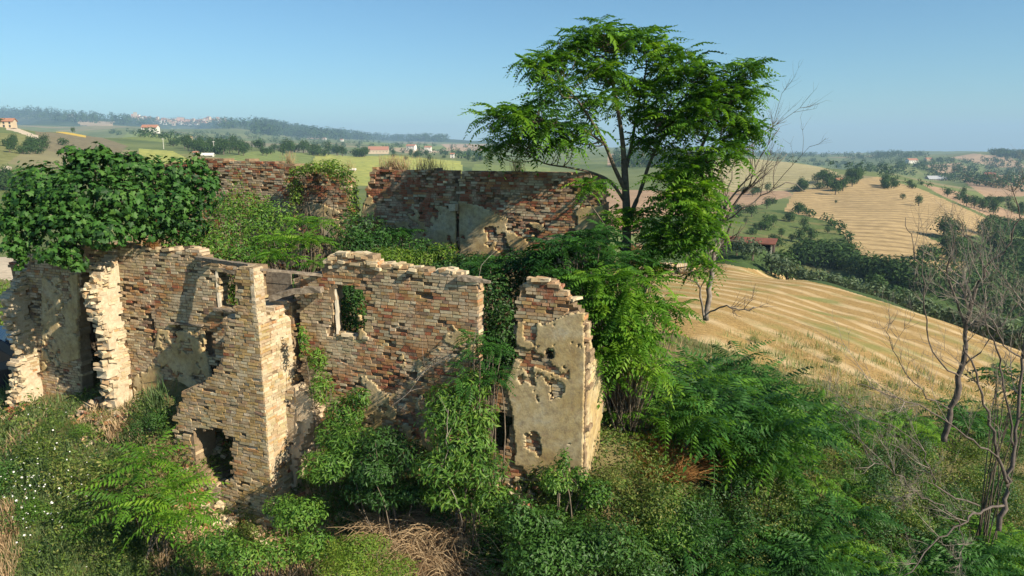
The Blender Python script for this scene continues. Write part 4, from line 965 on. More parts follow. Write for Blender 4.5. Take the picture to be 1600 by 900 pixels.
limb([(976, 270, 17), (985, 235, 17.2), (992, 195, 17.4), (1000, 150, 17.5), (1010, 105, 17.5), (1005, 75, 17.5)], .055, .012, 6)
limb([(979, 350, 16.8), (1000, 300, 17), (1015, 255, 17), (1035, 215, 17), (1060, 180, 17), (1085, 150, 17)], .06, .012, 6)
limb([(985, 235, 17.2), (1005, 215, 17), (1030, 195, 16.6), (1070, 150, 16.4), (1090, 120, 16.4)], .035, .01, 5)
limb([(965, 600, 14.8), (990, 520, 15.4), (1008, 440, 16), (1022, 390, 16.3), (1045, 340, 16.4), (1065, 300, 16.4), (1085, 255, 16.3), (1110, 200, 16.2), (1135, 160, 16.2), (1155, 125, 16.2)], .10, .015, 6)
limb([(1045, 340, 16.4), (1075, 330, 16), (1095, 340, 15.6), (1105, 370, 15.3)], .03, .01, 5)
limb([(1085, 255, 16.3), (1120, 225, 16.2), (1150, 205, 16.2), (1165, 195, 16.2)], .03, .01, 5)
limb([(978, 400, 16.5), (950, 360, 16.2), (930, 330, 16), (915, 310, 16)], .03, .01, 5)
limb([(968, 540, 15.3), (985, 490, 14.6), (1000, 450, 14.1), (1010, 430, 13.9)], .05, .015, 5)
limb([(973, 470, 16), (950, 430, 15.2), (930, 405, 14.8), (905, 385, 14.6)], .05, .012, 5)
CR = [  # u, v, Y, ru, rv (pixels), whorls
 (945, 58, 16.8, 62, 20, 20), (885, 82, 16.5, 42, 20, 13), (1000, 78, 17.3, 55, 25, 18), (838, 108, 16.2, 34, 18, 10), (1050, 98, 17, 38, 25, 13), (925, 115, 16.6, 50, 24, 15), (1090, 118, 16.4, 30, 22, 9),
 (1010, 130, 17.5, 50, 28, 15), (1065, 150, 16.6, 50, 28, 16), (870, 150, 16.1, 38, 18, 9), (940, 165, 16.6, 45, 18, 9), (1155, 108, 16.2, 32, 16, 9), (1128, 150, 16.2, 40, 24, 13), (1168, 150, 16.2, 18, 35, 7),
 (1110, 190, 16.2, 60, 30, 22), (1050, 195, 16.8, 45, 25, 13), (1160, 205, 16.2, 28, 28, 11), (1130, 238, 16.0, 38, 18, 9), (790, 185, 16, 38, 16, 10), (757, 190, 16, 14, 12, 4), (830, 180, 16, 34, 18, 9), (800, 222, 17, 38, 16, 10),
 (850, 205, 16.3, 35, 16, 8), (775, 235, 17, 18, 12, 4), (885, 222, 16.4, 30, 18, 7), (1005, 175, 17.3, 36, 20, 8), (1020, 228, 17, 35, 20, 8), (905, 195, 16.4, 28, 14, 5),
 (1075, 262, 16.3, 42, 26, 12), (1095, 300, 15.9, 30, 24, 10), (1058, 320, 16, 42, 28, 13), (1100, 345, 15.4, 24, 34, 13), (1035, 370, 15.8, 38, 34, 14), (1080, 380, 15.4, 30, 34, 13), (1050, 285, 16.2, 30, 20, 7), (925, 300, 16, 22, 16, 4), (1095, 418, 15.2, 18, 18, 4), (1000, 345, 16.6, 20, 16, 5), (955, 345, 16.3, 18, 14, 4), (1015, 415, 15.6, 30, 22, 8), (955, 400, 15.4, 26, 16, 5)]
bag = LeafBag(); tips_all = []
for (u, v, Y, ru, rv, n) in CR:
    c = P(u, v, Y); sc = Y / FPX
    for k in range(int(n * 1.2)):
        d = rdir(1, -.5, 1)[0]; rr_ = NR.uniform(.35, 1) ** .5
        tips_all.append(c + np.array([d[0] * ru * sc, d[1] * ru * sc * 0.9, d[2] * rv * sc * 1.15]) * rr_ * .86)
tips_all = np.array(tips_all)
npos = np.array([p for p, r in nodes]); nrad = np.array([r for p, r in nodes])
for tp in tips_all:     # thin twigs from the nearest lower limb node
    dd = np.linalg.norm(npos - tp, axis=1) + np.where(npos[:, 2] > tp[2] - .1, 1.2, 0) + nrad * 6
    i = int(np.argmin(dd)); a = npos[i]
    m = (a + tp) / 2 + np.array([0, 0, -0.12 * np.linalg.norm(tp - a)]) + NR.uniform(-.08, .08, 3)
    pts = catm([a, m, tp], 3); tk.tube(pts, np.linspace(min(.022, nrad[i] * .7), .006, len(pts)), 4, cap=False)
whorl(bag, tips_all, 9, 0.73, FR, up=-.02, r0=.45, rs=.24, incl=.6)
o = tk.build('trunk', M_BARK, smooth=True); o.parent = tt; o.matrix_parent_inverse = tt.matrix_world.inverted()
o = bag.build('crown', M_AIL); o.parent = tt; o.matrix_parent_inverse = tt.matrix_world.inverted()
def leafy(name, label, cat, cl, wh=9, size=.8, mat=M_AIL, tpls=FR, group=None, base=None, r0=.45, stem=M_BARK, incl=.35, up=.12, stemr=.02):
    """upright feathery-leaved plant from a list of (u, v, Y, ru, rv, whorls)"""
    bag = LeafBag(); tips = []
    for (u, v, Y, ru, rv, n) in cl:
        c = P(u, v, Y); sc = Y / FPX
        for k in range(n):
            d = rdir(1, -.4, 1)[0]; q = NR.uniform(.2, 1) ** .5
            tips.append(c + np.array([d[0] * ru * sc, d[1] * ru * sc * .9, d[2] * rv * sc]) * q)
    tips = np.array(tips); cen = tips.mean(0)
    if base is None: base = np.array([cen[0], cen[1] + .1, 0]); base[2] = gz(cen[0], cen[1])
    o = thing(name, label, cat, tuple(base), group=group); bpy.context.view_layer.update()
    tb = MB()
    for tp in tips:
        b = base + NR.uniform(-.25, .25, 3) * np.array([1, 1, 0]); m = (b * .45 + tp * .55) + NR.uniform(-.12, .12, 3); m[2] += .1
        tb.tube(catm([b, m, tp], 3), np.linspace(stemr, .007, 7), 4, cap=False)
    whorl(bag, tips, wh, size, tpls, up, r0, .2, incl)
    s = tb.build('stem', stem, smooth=True); s.parent = o; s.matrix_parent_inverse = o.matrix_world.inverted()
    f = bag.build('foliage', mat); f.parent = o; f.matrix_parent_inverse = o.matrix_world.inverted()
    return o
# big near cascade in front of the trunk
leafy('young_tree', 'bright young tree with large drooping feathery leaves against the ruin corner', 'tree', [(935, 440, 13.6, 45, 18, 10), (985, 440, 13.4, 45, 16, 9), (930, 490, 13.2, 42, 26, 14), (985, 485, 13.0, 48, 26, 15), (1010, 530, 12.9, 40, 28, 12), (960, 545, 12.9, 40, 28, 13), (1020, 580, 13, 26, 22, 6), (945, 590, 13.2, 20, 16, 4), (1040, 480, 13.6, 28, 18, 6)],
      9, .82, M_AIL, FRW, None, P(975, 680, 13.8), .52, incl=.5, up=-.12)
leafy('young_tree', 'dark shaded young tree inside the ruin at its right end', 'tree', [(900, 385, 14.4, 50, 18, 11), (860, 400, 14.4, 35, 18, 8), (930, 370, 15, 30, 14, 6), (880, 430, 14, 45, 20, 10), (940, 415, 14.4, 30, 18, 6), (1010, 400, 15.4, 34, 18, 6)], 9, .72, M_AILD, FR, None, None, .35)
leafy('young_tree', 'small bright shoots at the foot of the tall trunk', 'shrub', [(985, 655, 13.6, 26, 14, 6), (1005, 690, 13.4, 20, 10, 4), (960, 640, 13.6, 14, 14, 3)], 7, .5, M_AIL, FRW, None, None, .6)
# ------------------------------------------------------------------ fig over the left corner
ft = thing('fig_tree', 'large dark glossy fig tree spilling over the left corner of the ruin', 'tree', tuple(P(150, 560, 18.4))); bpy.context.view_layer.update()
FC = [(75, 270 + 20, 15.6, 60, 45), (150, 262, 16, 55, 32), (215, 268, 16.2, 55, 34), (275, 275, 16.4, 48, 36), (310, 300, 16.4, 40, 40), (60, 325, 15.3, 52, 40), (120, 310, 15.2, 60, 50), (190, 315, 15.4, 60, 50), (250, 325, 15.6, 52, 44), (45, 365, 15.1, 32, 28),
      (110, 355, 15.0, 52, 36), (165, 362, 15.1, 50, 32), (90, 395, 14.8, 42, 20), (120, 412, 14.7, 24, 14), (230, 358, 15.6, 40, 26), (290, 350, 16, 42, 30), (145, 245, 16, 18, 14), (200, 250, 16.2, 26, 14), (30, 335, 15.3, 22, 20), (35, 400, 14.9, 10, 16), (28, 415, 14.9, 8, 8)]
cs = []
for (u, v, Y, ru, rv) in FC:
    c = P(u, v, Y); k = Y / FPX; cs.append((*c, ru * k * .8, ru * k * .75, rv * k * .84))
bag = LeafBag()
for _k in range(34):
    _c = cs[NR.randint(len(cs))]; _d = rdir(1, 0, 1)[0]; q_ = NR.uniform(.12, .24)
    cs.append((_c[0] + _d[0] * _c[3] * 1.15, _c[1] + _d[1] * _c[4], _c[2] + _d[2] * _c[5] * .9, q_, q_, q_ * 1.1))
clumps(bag, FIG, cs, 8200, .165, .45, .25, .3, 1.0, .35, .4, .45)
tb = MB(); b0 = P(150, 560, 18.4); b0[2] = gz(b0[0], b0[1]) - .1
for c in cs: tb.tube(catm([b0 + NR.uniform(-.2, .2, 3), b0 * [1, 1, 0] + [0, 0, 5.4], b0 * [.5, .5, 0] + np.array(c[:3]) * [.5, .5, 0] + [0, 0, 6.3], np.array(c[:3])], 3), np.linspace(.07, .02, 10), 6)
for o in (tb.build('trunk', M_BARK, smooth=True), bag.build('crown', M_FIG)):
    o.parent = ft; o.matrix_parent_inverse = ft.matrix_world.inverted()
# ------------------------------------------------------------------ broad shrubs made of small leaves
def bushy(name, label, cat, cl, n, size, mat, tpl=LEAF, base=None, r0=.45, group=None, fill=.35, droop=.1, stems=14, smat=M_BARK, upb=.35):
    cs = []
    for (u, v, Y, ru, rv) in cl:
        c = P(u, v, Y); k = Y / FPX; cs.append((*c, ru * k, ru * k * .85, rv * k))
    cen = np.array(cs)[:, :3].mean(0)
    if base is None: base = np.array([cen[0], cen[1] + .15, gz(cen[0], cen[1] + .15)])
    o = thing(name, label, cat, tuple(base), group=group); bpy.context.view_layer.update()
    bag = LeafBag(); pos = clumps(bag, tpl, cs, n, size, r0, .22, fill, .8, upb, .35, droop)
    tb = MB()
    for k in range(stems):
        e = pos[NR.randint(len(pos))]; b = base + NR.uniform(-.3, .3, 3) * np.array([1, 1, 0])
        tb.tube(catm([b, (b + e) / 2 + NR.uniform(-.15, .15, 3) + [0, 0, .15], e], 3), np.linspace(.018, .005, 7), 4, cap=False)
    for q in (tb.build('stem', smat), bag.build('foliage', mat)):
        q.parent = o; q.matrix_parent_inverse = o.matrix_world.inverted()
    return o
# inside the ruin
bushy('shrub', 'mid green bush beside the fig behind the front wall', 'shrub', [(345, 350, 17.5, 45, 32), (300, 370, 16.6, 45, 22), (400, 345, 18, 40, 28), (350, 385, 16.2, 55, 20), (270, 378, 16, 36, 14), (420, 370, 17, 40, 28), (385, 400, 15.8, 50, 16)], 5200, .09, M_SHRUB)
bushy('shrub', 'light green bush against the back wall beside the shaded brick', 'shrub', [(385, 320, 18.6, 40, 20), (430, 335, 18.4, 34, 22), (350, 322, 18.8, 30, 16)], 1700, .09, M_SHRUB, r0=.6)
leafy('shrub', 'feathery shrub standing inside the ruin left of the brick heap', 'shrub', [(480, 350, 17.4, 40, 14, 7), (445, 375, 16.4, 40, 20, 9), (490, 385, 16.2, 30, 24, 7), (430, 405, 15.4, 36, 12, 6), (500, 410, 15.3, 18, 10, 3)], 8, .6, M_AIL, FRW, None, None, .5)
bushy('shrub', 'dark bush below the gap in the back wall', 'shrub', [(560, 360, 17.4, 45, 28), (600, 372, 17.6, 40, 20), (640, 388, 17.0, 45, 18), (570, 385, 16.8, 50, 18)], 4200, .09, M_SHRUBD, LEAF)
leafy('shrub', 'dark feathery shrub in front of the plastered back wall', 'shrub', [(610, 368, 17.2, 36, 10, 6), (665, 392, 16.8, 34, 12, 5), (590, 375, 17, 30, 12, 4), (730, 408, 16.4, 30, 10, 4)], 8, .55, M_AILD, FR, None, None, .4)
bushy('shrub', 'yellow green bush behind the wall top by the brick heap', 'shrub', [(610, 400, 15.8, 38, 14), (650, 405, 15.7, 28, 14), (590, 410, 15.4, 22, 10), (690, 395, 16.4, 26, 16)], 2300, .085, M_LIME, LEAFN)
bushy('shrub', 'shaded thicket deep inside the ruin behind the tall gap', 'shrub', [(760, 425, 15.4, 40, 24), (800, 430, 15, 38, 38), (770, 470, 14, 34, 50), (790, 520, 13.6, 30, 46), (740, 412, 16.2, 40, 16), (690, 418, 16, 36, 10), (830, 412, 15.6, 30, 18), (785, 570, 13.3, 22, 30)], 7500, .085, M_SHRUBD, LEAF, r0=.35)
leafy('young_tree', 'shaded feathery sapling behind the stepped wall', 'shrub', [(800, 412, 15, 34, 12, 6), (760, 430, 14.6, 30, 14, 5), (840, 400, 15.4, 26, 10, 4), (770, 408, 15.6, 26, 8, 3)], 8, .6, M_AILD, FR, None, None, .35)
bushy('shrub', 'dark leaves filling the tall window opening', 'shrub', [(548, 490, 14.6, 34, 48), (470, 520, 14.8, 16, 60), (548, 460, 14.8, 26, 22)], 2600, .08, M_SHRUBD, LEAF, r0=.5)
bushy('shrub', 'leaves seen through the small window opening', 'shrub', [(352, 450, 16, 26, 36), (450, 440, 15.2, 14, 14), (352, 500, 15.6, 26, 30)], 1300, .08, M_SHRUB, LEAF, r0=.4)
bushy('ivy', 'ivy mantle over the rounded piece of back wall', 'ivy', [(470, 266, 19.5, 16, 8), (500, 260, 19.2, 26, 8), (530, 268, 18.9, 22, 12), (545, 285, 18.7, 14, 18), (552, 310, 18.6, 10, 24), (460, 285, 19.6, 14, 16), (463, 305, 19.5, 12, 12), (550, 340, 18.5, 12, 20), (520, 256, 19, 14, 8)], 3000, .075, M_IVY, LEAF, droop=.5, r0=.5)
bushy('ivy', 'sparse creeper on the red part of the back wall', 'ivy', [(370, 280, 19.8, 14, 20), (385, 300, 19.6, 16, 16), (362, 300, 19.8, 10, 14)], 240, .07, M_IVY, LEAF, droop=.5, stems=5)
# in front of the walls
bushy('shrub', 'tall green bush between the projecting block and the tall window', 'shrub', [(496, 560, 13.65, 15, 20), (503, 605, 13.5, 20, 24), (540, 645, 13.0, 30, 28), (560, 620, 12.9, 18, 16), (522, 682, 12.7, 30, 28), (550, 690, 12.4, 36, 28), (515, 725, 12.0, 44, 26), (474, 530, 13.5, 7, 26)], 6200, .105, M_SHRUB, LEAFN, droop=.35, r0=.5)
bushy('shrub', 'big leafy bush in front of the middle wall', 'shrub', [(700, 620, 12.0, 36, 22), (740, 600, 12, 30, 24), (700, 650, 11.8, 44, 28), (745, 650, 11.8, 36, 28), (720, 695, 11.6, 50, 26), (690, 730, 11.4, 46, 24), (750, 730, 11.4, 46, 26), (745, 690, 11.6, 24, 24), (770, 770, 11.2, 30, 18), (700, 768, 11.5, 40, 18), (740, 778, 11.4, 36, 16)], 8200, .115, M_SHRUB, LEAFN, droop=.4, r0=.5)
leafy('young_tree', 'feathery sapling growing up in the tall gap of the front wall', 'shrub', [(755, 560, 12, 34, 16, 7), (770, 590, 12, 26, 18, 6), (745, 530, 12.2, 20, 12, 4), (735, 590, 12, 24, 16, 4), (780, 548, 12.1, 14, 10, 2)], 7, .5, M_AILD, FRW, None, None, .6, incl=.4, up=-.05)
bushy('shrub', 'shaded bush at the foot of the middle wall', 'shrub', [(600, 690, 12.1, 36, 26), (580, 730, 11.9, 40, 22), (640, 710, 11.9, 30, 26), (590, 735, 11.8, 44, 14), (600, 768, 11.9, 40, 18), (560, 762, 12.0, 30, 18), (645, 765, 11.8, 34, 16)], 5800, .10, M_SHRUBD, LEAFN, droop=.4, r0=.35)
leafy('young_tree', 'fern-like sapling with yellow green leaves before the low dark opening', 'shrub', [(235, 725, 12.2, 20, 6, 2), (195, 755, 11.9, 14, 6, 1), (275, 765, 11.9, 16, 8, 2), (255, 790, 11.6, 24, 10, 2), (200, 785, 11.6, 14, 6, 1), (300, 800, 11.5, 14, 6, 1), (240, 815, 11.3, 20, 6, 1)], 15, .95, M_AIL, FRD, None, P(255, 860, 12.0), .55, incl=.55, up=.05)
bushy('shrub', 'bright yellow green bush at the bottom edge', 'shrub', [(555, 860, 10.6, 42, 26), (610, 890, 10.4, 46, 20), (540, 895, 10.2, 50, 26), (520, 860, 10.7, 24, 18), (585, 850, 10.7, 26, 14)], 7500, .055, M_LIME, LEAFN, droop=.1, r0=.6)
bushy('shrub', 'dark green bush below the plastered right wall', 'shrub', [(860, 855, 10.6, 60, 34), (920, 842, 10.8, 50, 32), (850, 815, 11.0, 44, 22), (900, 860, 10.4, 60, 36), (810, 810, 10.8, 34, 40), (960, 850, 10.4, 50, 38), (840, 870, 10.2, 60, 28)], 10500, .075, M_SHRUBD, LEAF, r0=.55)
bushy('shrub', 'slim green bush climbing the right corner plaster', 'shrub', [(880, 720, 11.3, 12, 22), (868, 750, 11.2, 26, 20), (905, 745, 11.4, 18, 18), (930, 770, 11.3, 28, 26)], 2200, .07, M_SHRUB, LEAF, r0=.4)
bushy('shrub', 'weedy green bush left of the dry brush at the bottom', 'shrub', [(470, 800, 11.2, 46, 20), (440, 855, 10.9, 50, 20), (490, 850, 10.8, 36, 22), (380, 870, 10.6, 44, 24), (440, 790, 11.6, 30, 14), (340, 850, 10.9, 40, 22)], 6200, .07, M_SHRUB, LEAF, r0=.45)
# ------------------------------------------------------------------ the thicket on the right slope: separate saplings
def sapling(name, n_tip, h, rad, size, mat, tpls, r0):
    o = thing(name, '', 'shrub', (0, 0, 0)); bag = LeafBag(); tb = MB(); tips = []
    for k in range(n_tip):
        a = NR.uniform(0, 6.28); q = rad * NR.uniform(0, 1) ** .5
        tips.append([math.cos(a) * q, math.sin(a) * q, h * NR.uniform(.55, 1.0) * (1 - .25 * q / rad)])
    tips = np.array(tips)
    for tp in tips:
        tb.tube(catm([np.array([0, 0, -.1]) + NR.uniform(-.1, .1, 3), tp * [.5, .5, .55], tp], 3), np.linspace(.018, .006, 7), 4, cap=False)
    whorl(bag, tips, 11, size, tpls, .05, r0, .2, .45)
    tb.build('stem', M_BARK, o); bag.build('foliage', mat, o)
    return o
SAP = [sapling('young_tree', 9, 1.6, .9, 1.05, M_AILD, FRD, .55), sapling('young_tree', 8, 1.4, .8, .95, M_AIL, FRD, .45), sapling('young_tree', 12, 1.2, .95, .8, M_AILD, FRW, .55), sapling('young_tree', 6, 1.0, .6, .75, M_AIL, FRD, .55)]
first = [True] * 4
def put(k, x, y, rz, sc, label, group, dz=0.0):
    z = gz(x, y) + dz
    if first[k]:
        first[k] = False; o = SAP[k]; o.location = (x, y, z); o.rotation_euler = (0, 0, rz); o.scale = (sc, sc, sc); tag(o, label, 'shrub', group)
    else: o = dup(SAP[k], (x, y, z), rz, sc, label, group)
    return o
def onground(u, v, hgt_above=0.0):
    """distance along the pixel ray where it meets the ground raised by a height"""
    ys = np.linspace(7, 70, 400); d = ray(u, v); xs = d[0] / d[1] * ys; zz = CZ + d[2] / d[1] * ys
    g = hgt(xs, ys) + hgt_above; k = np.argmax(zz < g)
    return xs[k], ys[k]
UP = [(1085, 550), (1120, 540), (1165, 560), (1070, 585), (1110, 590), (1155, 595), (1200, 605), (1235, 610), (1160, 628), (1200, 640)]
for i, (u, v) in enumerate(UP):
    x, y = onground(u, v, 1.9); put(0 if i % 3 else 1, x, y, R.uniform(0, 6), R.uniform(1.0, 1.35), 'tall dark feathery sapling in the upper row of the thicket below the stubble', 'saplings in the upper thicket')
BSH = []
def bush_proto(n, size, mat, tpl, r0, seed, lumps=7):
    rs = np.random.RandomState(seed); bag = LeafBag(); cs = []
    for k in range(lumps):
        a = rs.uniform(0, 6.28); q = rs.uniform(.1, .6); cs.append((math.cos(a) * q, math.sin(a) * q, rs.uniform(.25, .8), rs.uniform(.22, .45), rs.uniform(.22, .45), rs.uniform(.2, .42)))
    o = thing('shrub', '', 'shrub'); pos = clumps(bag, tpl, cs, n, size, r0, .24, .4, .7, .35, .4, .15); tb = MB()
    for k in range(12): e = pos[NR.randint(len(pos))]; tb.tube(catm([[0, 0, -.2], [e[0] * .4, e[1] * .4, e[2] * .6], e], 3), np.linspace(.014, .005, 7), 4, cap=False)
    tb.build('stem', M_BARK, o); bag.build('foliage', mat, o); o.location = (0, 14, -60); return o
BSH = [bush_proto(2600, .062, M_SHRUBD, LEAF, .55, 1), bush_proto(2600, .07, M_SHRUB, LEAFN, .45, 2), bush_proto(2200, .055, M_WEED, LEAF, .5, 3), bush_proto(1800, .06, M_LIME, LEAFN, .25, 4)]
bfirst = [True] * 4
def put_bush(k, u, v, h, sc, label, group=None, sz=1.0):
    x, y = onground(u, v, h); z = gz(x, y) - .05; s3 = (sc, sc * R.uniform(.8, 1.1), sc * sz)
    if bfirst[k]:
        bfirst[k] = False; o = BSH[k]; o.location = (x, y, z); o.scale = s3; tag(o, label, 'shrub', group); return o
    return dup(BSH[k], (x, y, z), R.uniform(0, 6), s3, label, group)
LOW = [(u + R.uniform(-14, 14), v + R.uniform(-8, 8)) for v in range(660, 930, 38) for u in range(1000 + (v % 3) * 20, 1640, 50)]
def where(u, v):
    a = 'top' if v < 740 else ('middle' if v < 830 else 'foot'); c = 'nearest the ruin' if u < 1180 else ('in the centre' if u < 1390 else 'by the bare trees')
    return '%s of the right slope, %s' % (a, c)
for i, (u, v) in enumerate(LOW):
    if u < 1150 - (v - 655) * .1 and v < 765: continue
    nn = float(N3.f(np.array([u / 130.]), np.array([v / 90. + 3]), 2)[0])
    w_ = where(u, v)
    if nn > .52 or u < 1090:
        k = [0, 1, 2, 0][(i * 7) % 4]; put_bush(k, u, v, .6, R.uniform(.7, 1.15), ['dark small-leaved bush at the ', 'mid green narrow-leaved bush at the ', 'olive green weedy bush at the '][k] + w_, 'bushes at the ' + w_)
    else:
        x, y = onground(u, v, .8); k = [2, 0, 2, 1, 3][i % 5]
        put(k, x, y, R.uniform(0, 6), R.uniform(.6, 1.1), ['deep green feathery sapling at the ', 'bright feathery sapling at the ', 'broad feathery sapling at the ', 'short feathery sapling at the '][k] + w_, 'saplings at the ' + w_)
for (u, v, k, s_, lb) in [(470, 790, 1, .8, 'narrow-leaved bush at the foot of the broken stub'), (530, 775, 0, .9, 'dark bush at the foot of the wall left of the dry brush'), (600, 762, 0, .7, 'dark bush in the shade of the middle wall'), (660, 765, 1, .7, 'bush in the shade above the dry brush'), (565, 745, 1, .7, 'bush against the wall beneath the tall window'), (710, 780, 0, .9, 'dark bush below the big middle bush'), (760, 790, 1, .9, 'bush between the big middle bush and the dark bush'), (510, 740, 1, .8, 'lower bush beside the broken stub'), 
    (330, 850, 3, .6, 'small yellow green bush right of the corner grass'), (880, 790, 1, .8, 'narrow-leaved bush against the right corner plaster'), (940, 800, 3, .6, 'yellow green bush below the right corner'), (820, 800, 3, .6, 'yellow green bush under the ragged hole'), (860, 880, 1, .8, 'mid green bush at the bottom edge right of the brush'),
    (60, 690, 2, .8, 'weedy bush below the far left wall corner'), (130, 660, 1, .6, 'narrow-leaved weeds under the doorway'), (20, 740, 0, .9, 'dark bush at the left edge'), (110, 740, 2, .8, 'weedy bush left of the fern-like sapling'), (170, 640, 2, .6, 'weeds at the foot of the cross wall'), (240, 650, 0, .7, 'dark bush in the shade of the niche wall'),
    (40, 790, 1, .8, 'white flowered bush at the left edge'), (120, 800, 1, .8, 'white flowered bush right of the edge one'), (170, 860, 2, .7, 'weedy bush by the corner grass'), (90, 650, 3, .5, 'yellow green weeds below the left walls'), (380, 810, 2, .7, 'weeds right of the fern-like sapling'), (780, 860, 0, .9, 'dark bush right of the dry brush'), (780, 800, 1, .8, 'narrow-leaved bush above the dark one'), 
    (990, 770, 2, .8, 'weedy bush below the tall trunk'), (1020, 830, 1, .9, 'green bush at the bottom centre'), (960, 720, 2, .6, 'weeds at the foot of the right corner'), (1000, 880, 0, .9, 'dark bush at the bottom centre'), (1060, 790, 0, .7, 'dark bush left of the slope thicket'),
    (1230, 650, 3, .7, 'yellow green bush at the thicket edge'), (1300, 660, 3, .7, 'yellow green bush under the weedy field edge'), (1330, 610, 3, .5, 'small yellow green bush in the dry weeds'), (1180, 520, 2, .5, 'weedy tuft at the stubble edge'), (1300, 550, 2, .6, 'green weed patch in the stubble'), (1360, 590, 2, .5, 'low weeds in the stubble margin')]:
    put_bush(k, u, v, .45, s_, lb, None, .8)
for (u, v) in [(1270, 640), (1340, 655), (1400, 665), (1460, 670), (1540, 650)]:
    x, y = onground(u, v, .9); put(3, x, y, R.uniform(0, 6), R.uniform(.8, 1.3), 'light feathery sapling at the weedy edge of the stubble', 'saplings along the field edge')
leafy('young_tree', 'leafy sapling among the bare branches at the right edge', 'shrub', [(1580, 590, 13, 24, 20, 6), (1600, 620, 13, 20, 20, 5)], 8, .6, M_AILD, FR, None, None, .5)
# ------------------------------------------------------------------ ground cover (nobody could count it)
def scatter_px(n, poly, hmax=0.0, ymax=40):
    pa = np.array(poly); out = []
    us = NR.uniform(pa[:, 0].min(), pa[:, 0].max(), n * 3); vs = NR.uniform(pa[:, 1].min(), pa[:, 1].max(), n * 3)
    k = inpoly(us, vs, poly); us, vs = us[k][:n], vs[k][:n]
    ys = 6.5 * (ymax / 6.5) ** (np.arange(160) / 159.)
    XX = []
    for i in range(0, len(us), 400):
        pass
    gu = np.arange(-60, 1680, 12.0); gv = np.arange(300, 960, 6.0)
    return us, vs
# table: pixel -> ground distance
gu = np.arange(-80, 1700, 20.0); gv = np.arange(440, 980, 10.0)
ysr = 6.0 * (60 / 6.0) ** (np.arange(120) / 119.)
GT = np.zeros((len(gv), len(gu)))
for j, u in enumerate(gu):
    d0 = ray(u, 500); xs = d0[0] / d0[1] * ysr
    for i, v in enumerate(gv):
        pass
DX = np.array([[ray(u, v)[0] / ray(u, v)[1] for u in gu] for v in gv]); DZ = np.array([[ray(u, v)[2] / ray(u, v)[1] for u in gu] for v in gv])
XS = DX[..., None] * ysr; HH = hgt(XS.reshape(-1), np.broadcast_to(ysr, XS.shape).reshape(-1)).reshape(XS.shape)
hit = (CZ + DZ[..., None] * ysr) < HH
GT = ysr[np.where(hit.any(-1), hit.argmax(-1), 119)]
def ground_at(us, vs):
    iu = np.clip(((us - gu[0]) / 20).astype(int), 0, len(gu) - 2); iv = np.clip(((vs - gv[0]) / 10).astype(int), 0, len(gv) - 2)
    fu = (us - gu[iu]) / 20; fv = (vs - gv[iv]) / 10
    Y = (GT[iv, iu] * (1 - fu) + GT[iv, iu + 1] * fu) * (1 - fv) + (GT[iv + 1, iu] * (1 - fu) + GT[iv + 1, iu + 1] * fu) * fv
    xr = (us - 800) / FPX; yu = -(vs - 450) / FPX
    X = xr / (cp_ + yu * sp_) * Y
    X = X + NR.normal(0, .06, len(X)); Y = Y + NR.normal(0, .15, len(X))
    return X, Y, hgt(X, Y)
def cover(name, label, n, poly, tpls, size, mat, r0=.45, hgt_=.25, kind='stuff', thr=0.0, seed=0, dens=0.9, upr=.7, cat=None):
    us = NR.uniform(min(p[0] for p in poly), max(p[0] for p in poly), n * 2); vs = NR.uniform(min(p[1] for p in poly), max(p[1] for p in poly), n * 2)
    k = inpoly(us, vs, poly); us, vs = us[k][:n], vs[k][:n]
    X, Y, Z = ground_at(us, vs)
    dn = N2.f(X * dens + seed, Y * dens, 3); k = dn > thr; X, Y, Z, dn = X[k], Y[k], Z[k], dn[k]
    m = len(X); bag = LeafBag()
    top = hgt_ * (0.12 + 3.4 * np.clip(N1.f(X * 1.5 + seed, Y * 1.5, 3) - .36, 0, .6))
    if tpls is BLADE:
        a = NR.uniform(0, 6.28, m); lean = NR.uniform(0, .6, m)
        zax = np.stack([np.cos(a) * lean, np.sin(a) * lean, np.ones(m)], -1); zax /= np.linalg.norm(zax, axis=1)[:, None]
        x = np.cross(zax, rdir(m)); x /= np.linalg.norm(x, axis=1)[:, None]; y = np.cross(zax, x)
        M = np.stack([x, y, zax], -1); pos = np.stack([X, Y, Z - .02], -1)
        bag.add(BLADE, pos, M, size * NR.uniform(.5, 1.3, m) * (0.4 + top / hgt_ * .6), np.clip(NR.normal(r0, .2, m), 0, 1))
    else:
        pos = np.stack([X, Y, Z + top * NR.uniform(0, 1, m) ** .5], -1)
        f = rdir(m, -.3, upr); nr = rdir(m, .2, 1); f -= nr * (f * nr).sum(1)[:, None]; f /= np.linalg.norm(f, axis=1)[:, None]
        M = np.stack([f, np.cross(nr, f), nr], -1)
        bag.add(tpls, pos, M, size * NR.uniform(.6, 1.4, m), np.clip(NR.normal(r0, .22, m), 0, 1))
    o = bag.build(name, mat); tag(o, label, None, None, 'stuff'); return o
cover('undergrowth', 'low leafy weeds over the right slope', 42000, [(940, 640), (1100, 600), (1300, 600), (1640, 640), (1680, 960), (760, 960), (780, 780), (920, 740)], LEAF, .075, M_WEED, .42, .5)
cover('undergrowth', 'low leafy weeds in front of the left and middle walls', 36000, [(-60, 640), (60, 650), (200, 600), (280, 700), (420, 760), (700, 740), (900, 760), (900, 960), (-60, 960)], LEAF, .075, M_WEED, .42, .45, thr=.34)
cover('grass', 'grey green grass in the bottom left corner', 15000, [(-60, 830), (60, 790), (180, 830), (300, 880), (320, 960), (-60, 960)], BLADE, .32, M_GRASS, .5, .3)
cover('grass', 'mixed grass below the cross walls', 13000, [(-20, 620), (60, 640), (200, 610), (270, 660), (200, 740), (60, 800), (-60, 800)], BLADE, .28, M_GRASS, .4, .3)
